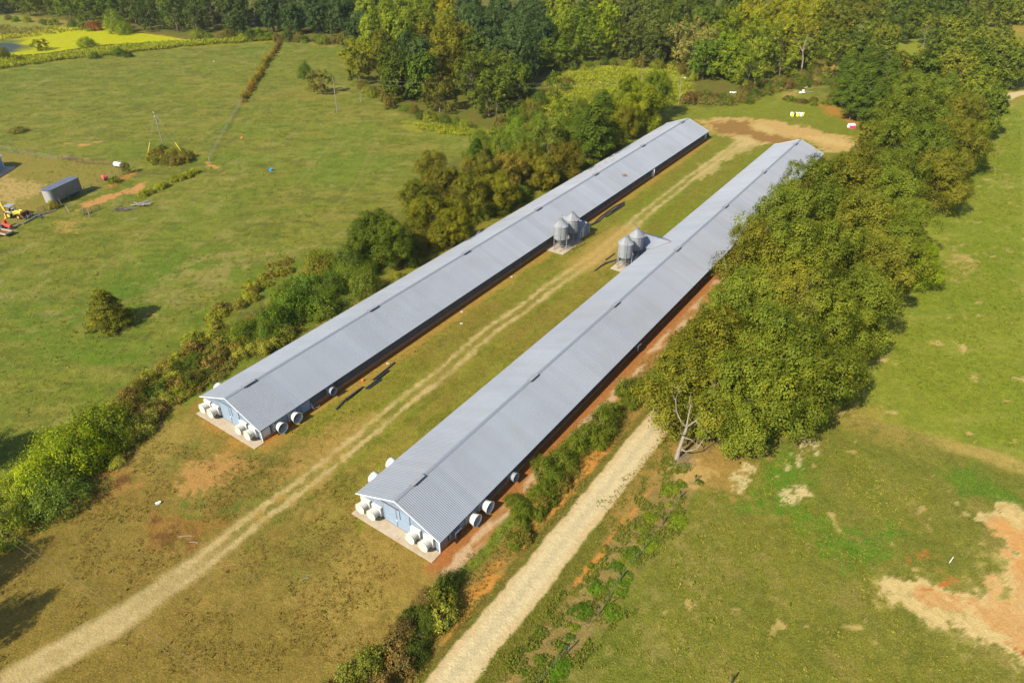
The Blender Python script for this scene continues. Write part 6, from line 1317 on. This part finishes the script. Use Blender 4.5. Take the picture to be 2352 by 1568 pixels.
p = GZ(*c1b(160,620)); e = empty('junk_heap', p, .1, 'white broken sheets and a long rail lying in the weeds beyond the drums', 'scrap'); m = MB(); m.box((0,0,.4),(1.6,.8,.15), ry=.1); m.box((.3,.3,.9),(.5,.5,.6)); m.box((-.6,.1,.3),(.9,.7,.3)); m.build('sheet', MT['whitep'], e); m = MB(); m.box((2.4,.2,.45),(3.2,.12,.12)); m.build('rail', MT['galv'], e)
p = GZ(*c1b(240,470)); tag(rock('white_sack', MT['whitep'], p+Vector((0,0,.3)), (.8,.5,.4), 'x', 'x', 3), 'small white sack above the white broken sheets', 'sack')
p = GZ(*c1b(1420,850)); tag(rock('white_boulder', MT['tank'], p+Vector((0,0,.9)), (1.3,1.0,1.2), 'x', 'x', 5), 'large white bundle lying under the pines at the right', 'bundle')
p = GZ(*c1b(1215,900)); m = MB(); m.tube([(-1.4,.2,.25),(1.2,-.2,.2)], .14, 7); tag(m.build('fallen_pipe', MT['galv2'], loc=p), 'grey-blue pipe lying left of the pines', 'pipe')
p = GZ(1684,214); m = MB(); r = random.Random(2)
for i in range(6): m.box((r.uniform(-1,1), r.uniform(-.3,.3), .25), (.5,.4,.4), r.uniform(0,3))
tag(m.build('rubbish_heap', MT['whitep'], loc=p), 'little white rubbish heap at the foot of the scrubby bank', 'rubbish')
# loose rubbish in the near yard
p = GZ(361,1392/1.2245*1.0+20); 
p = GZ(362.7,1157); m = MB(); m.box((0,0,.14),(.5,.3,.22), .6); m.box((.2,.15,.2),(.3,.2,.12), .2); tag(m.build('litter', MT['whitep'], loc=p), 'white and dark scrap lying on the worn yard left of the lane', 'litter')
for i, (px, py, L_) in enumerate([(445,1246,1.0),(425,1232,1.6),(524,1300,1.8),(700,1330,.8)]):
    p = GZ(px, py); m = MB(); m.tube([(-L_/2,0,.06),(0,.06,.10),(L_/2,.02,.05)], .05, 5); tag(m.build('stick', MT['wood'] if i != 2 else MT['kick'], loc=p, rot=(0,0,.2*i-.1)), ['dark short stick beside the eroded patch left of the lane','dark branch lying on the eroded patch left of the lane','reddish stick lying on the grass right of the lane','short stick on the yard grass right of the lane'][i], 'stick', 'sticks lying in the yard')
for i, (px, py) in enumerate([(2670,1582)]):
    p = GZ(px/1.2245, py/1.2245); m = MB(); m.tube([(0,0,0),(.2,.1,.9)], .03, 5); tag(m.build('survey_stake', MT['whitep'], loc=p), 'thin white stake in the grass beside the dug clay', 'stake')
for px, py in [(190,1004)]:
    pass
# leaf litter and patches on the roofs
def roof_patch(u, y, su, sy, mat, label):
    p = MB(); z = roof_z(y)+.075; r = random.Random(int(u)); n = 26
    for i in range(n):
        uu = r.gauss(0, su*.4); yy = r.gauss(0, sy*.4); p.box((uu, yy, -(abs(y+yy)-abs(y))*(ZR-ZE)/RW), (r.uniform(.2,.7), r.uniform(.06,.25), .03), r.uniform(0,3), 0, SLA*(-1 if y > 0 else 1))
    return tag(p.build('leaf_litter', MT[mat], loc=HB(u, -y, z, OA), rot=(0,0,BA)), label, kind='stuff')
roof_patch(112, 4.0, 9, 3.2, 'kick', 'brown fallen leaves lying on the far left slope of the left roof'); roof_patch(108.5, -4.1, .9, .5, 'kick', 'brown patch on the right slope of the left roof')

# ================================================================ labels for plants
ORD = ['first','second','third','fourth','fifth','sixth','seventh','eighth','ninth','tenth','eleventh','twelfth','thirteenth','fourteenth','fifteenth','sixteenth','seventeenth','eighteenth','nineteenth','twentieth']
TENS = {2:'twenty',3:'thirty',4:'forty',5:'fifty',6:'sixty',7:'seventy',8:'eighty',9:'ninety'}
def ordinal(i):
    if i < 20: return ORD[i]
    n = i+1
    if n % 10 == 0: return TENS[n//10][:-1]+'ieth'
    return TENS[n//10]+'-'+ORD[n % 10-1]
from collections import defaultdict
bk_ = defaultdict(list)
for rec in PLANTS: bk_[(rec[2], rec[4], rec[3])].append(rec)
for (desc, grp, zone), recs in bk_.items():
    recs.sort(key=lambda r_: proj(r_[0].location.x, r_[0].location.y, 1)[0])
    for i, r_ in enumerate(recs):
        base = desc+(' in the ' if not zone.startswith(('left', 'upper', 'pond')) else ' by the ')+zone
        if desc.startswith('lone'): base = desc+' in the left pasture'
        if zone == 'pond': base = desc
        lab = base if len(recs) == 1 else f'{ordinal(i)} from the left, '+base
        w = lab.split()
        if len(w) > 16: lab = ' '.join(w[:16])
        r_[0]['label'] = lab; r_[0]['group'] = grp
print('plants', len(PLANTS), 'objects', len(bpy.data.objects))

# ================================================================ air
def haze(density):
    m = bpy.data.materials.new('haze_air'); m.use_nodes = True; t = m.node_tree; t.nodes.clear()
    o = t.nodes.new('ShaderNodeOutputMaterial'); v = t.nodes.new('ShaderNodeVolumePrincipled')
    v.inputs['Color'].default_value = (.80, .86, .95, 1); v.inputs['Density'].default_value = density; v.inputs['Anisotropy'].default_value = .2
    t.links.new(v.outputs[0], o.inputs['Volume'])
    b = MB(); b.box((0, 0, 0), (1, 1, 1)); ob = b.build('haze', m); ob.location = (0, 250, 32.5); ob.scale = (1600, 1300, 69); ob['kind'] = 'stuff'; ob['label'] = 'thin summer haze over the farmland'
haze(.00006)
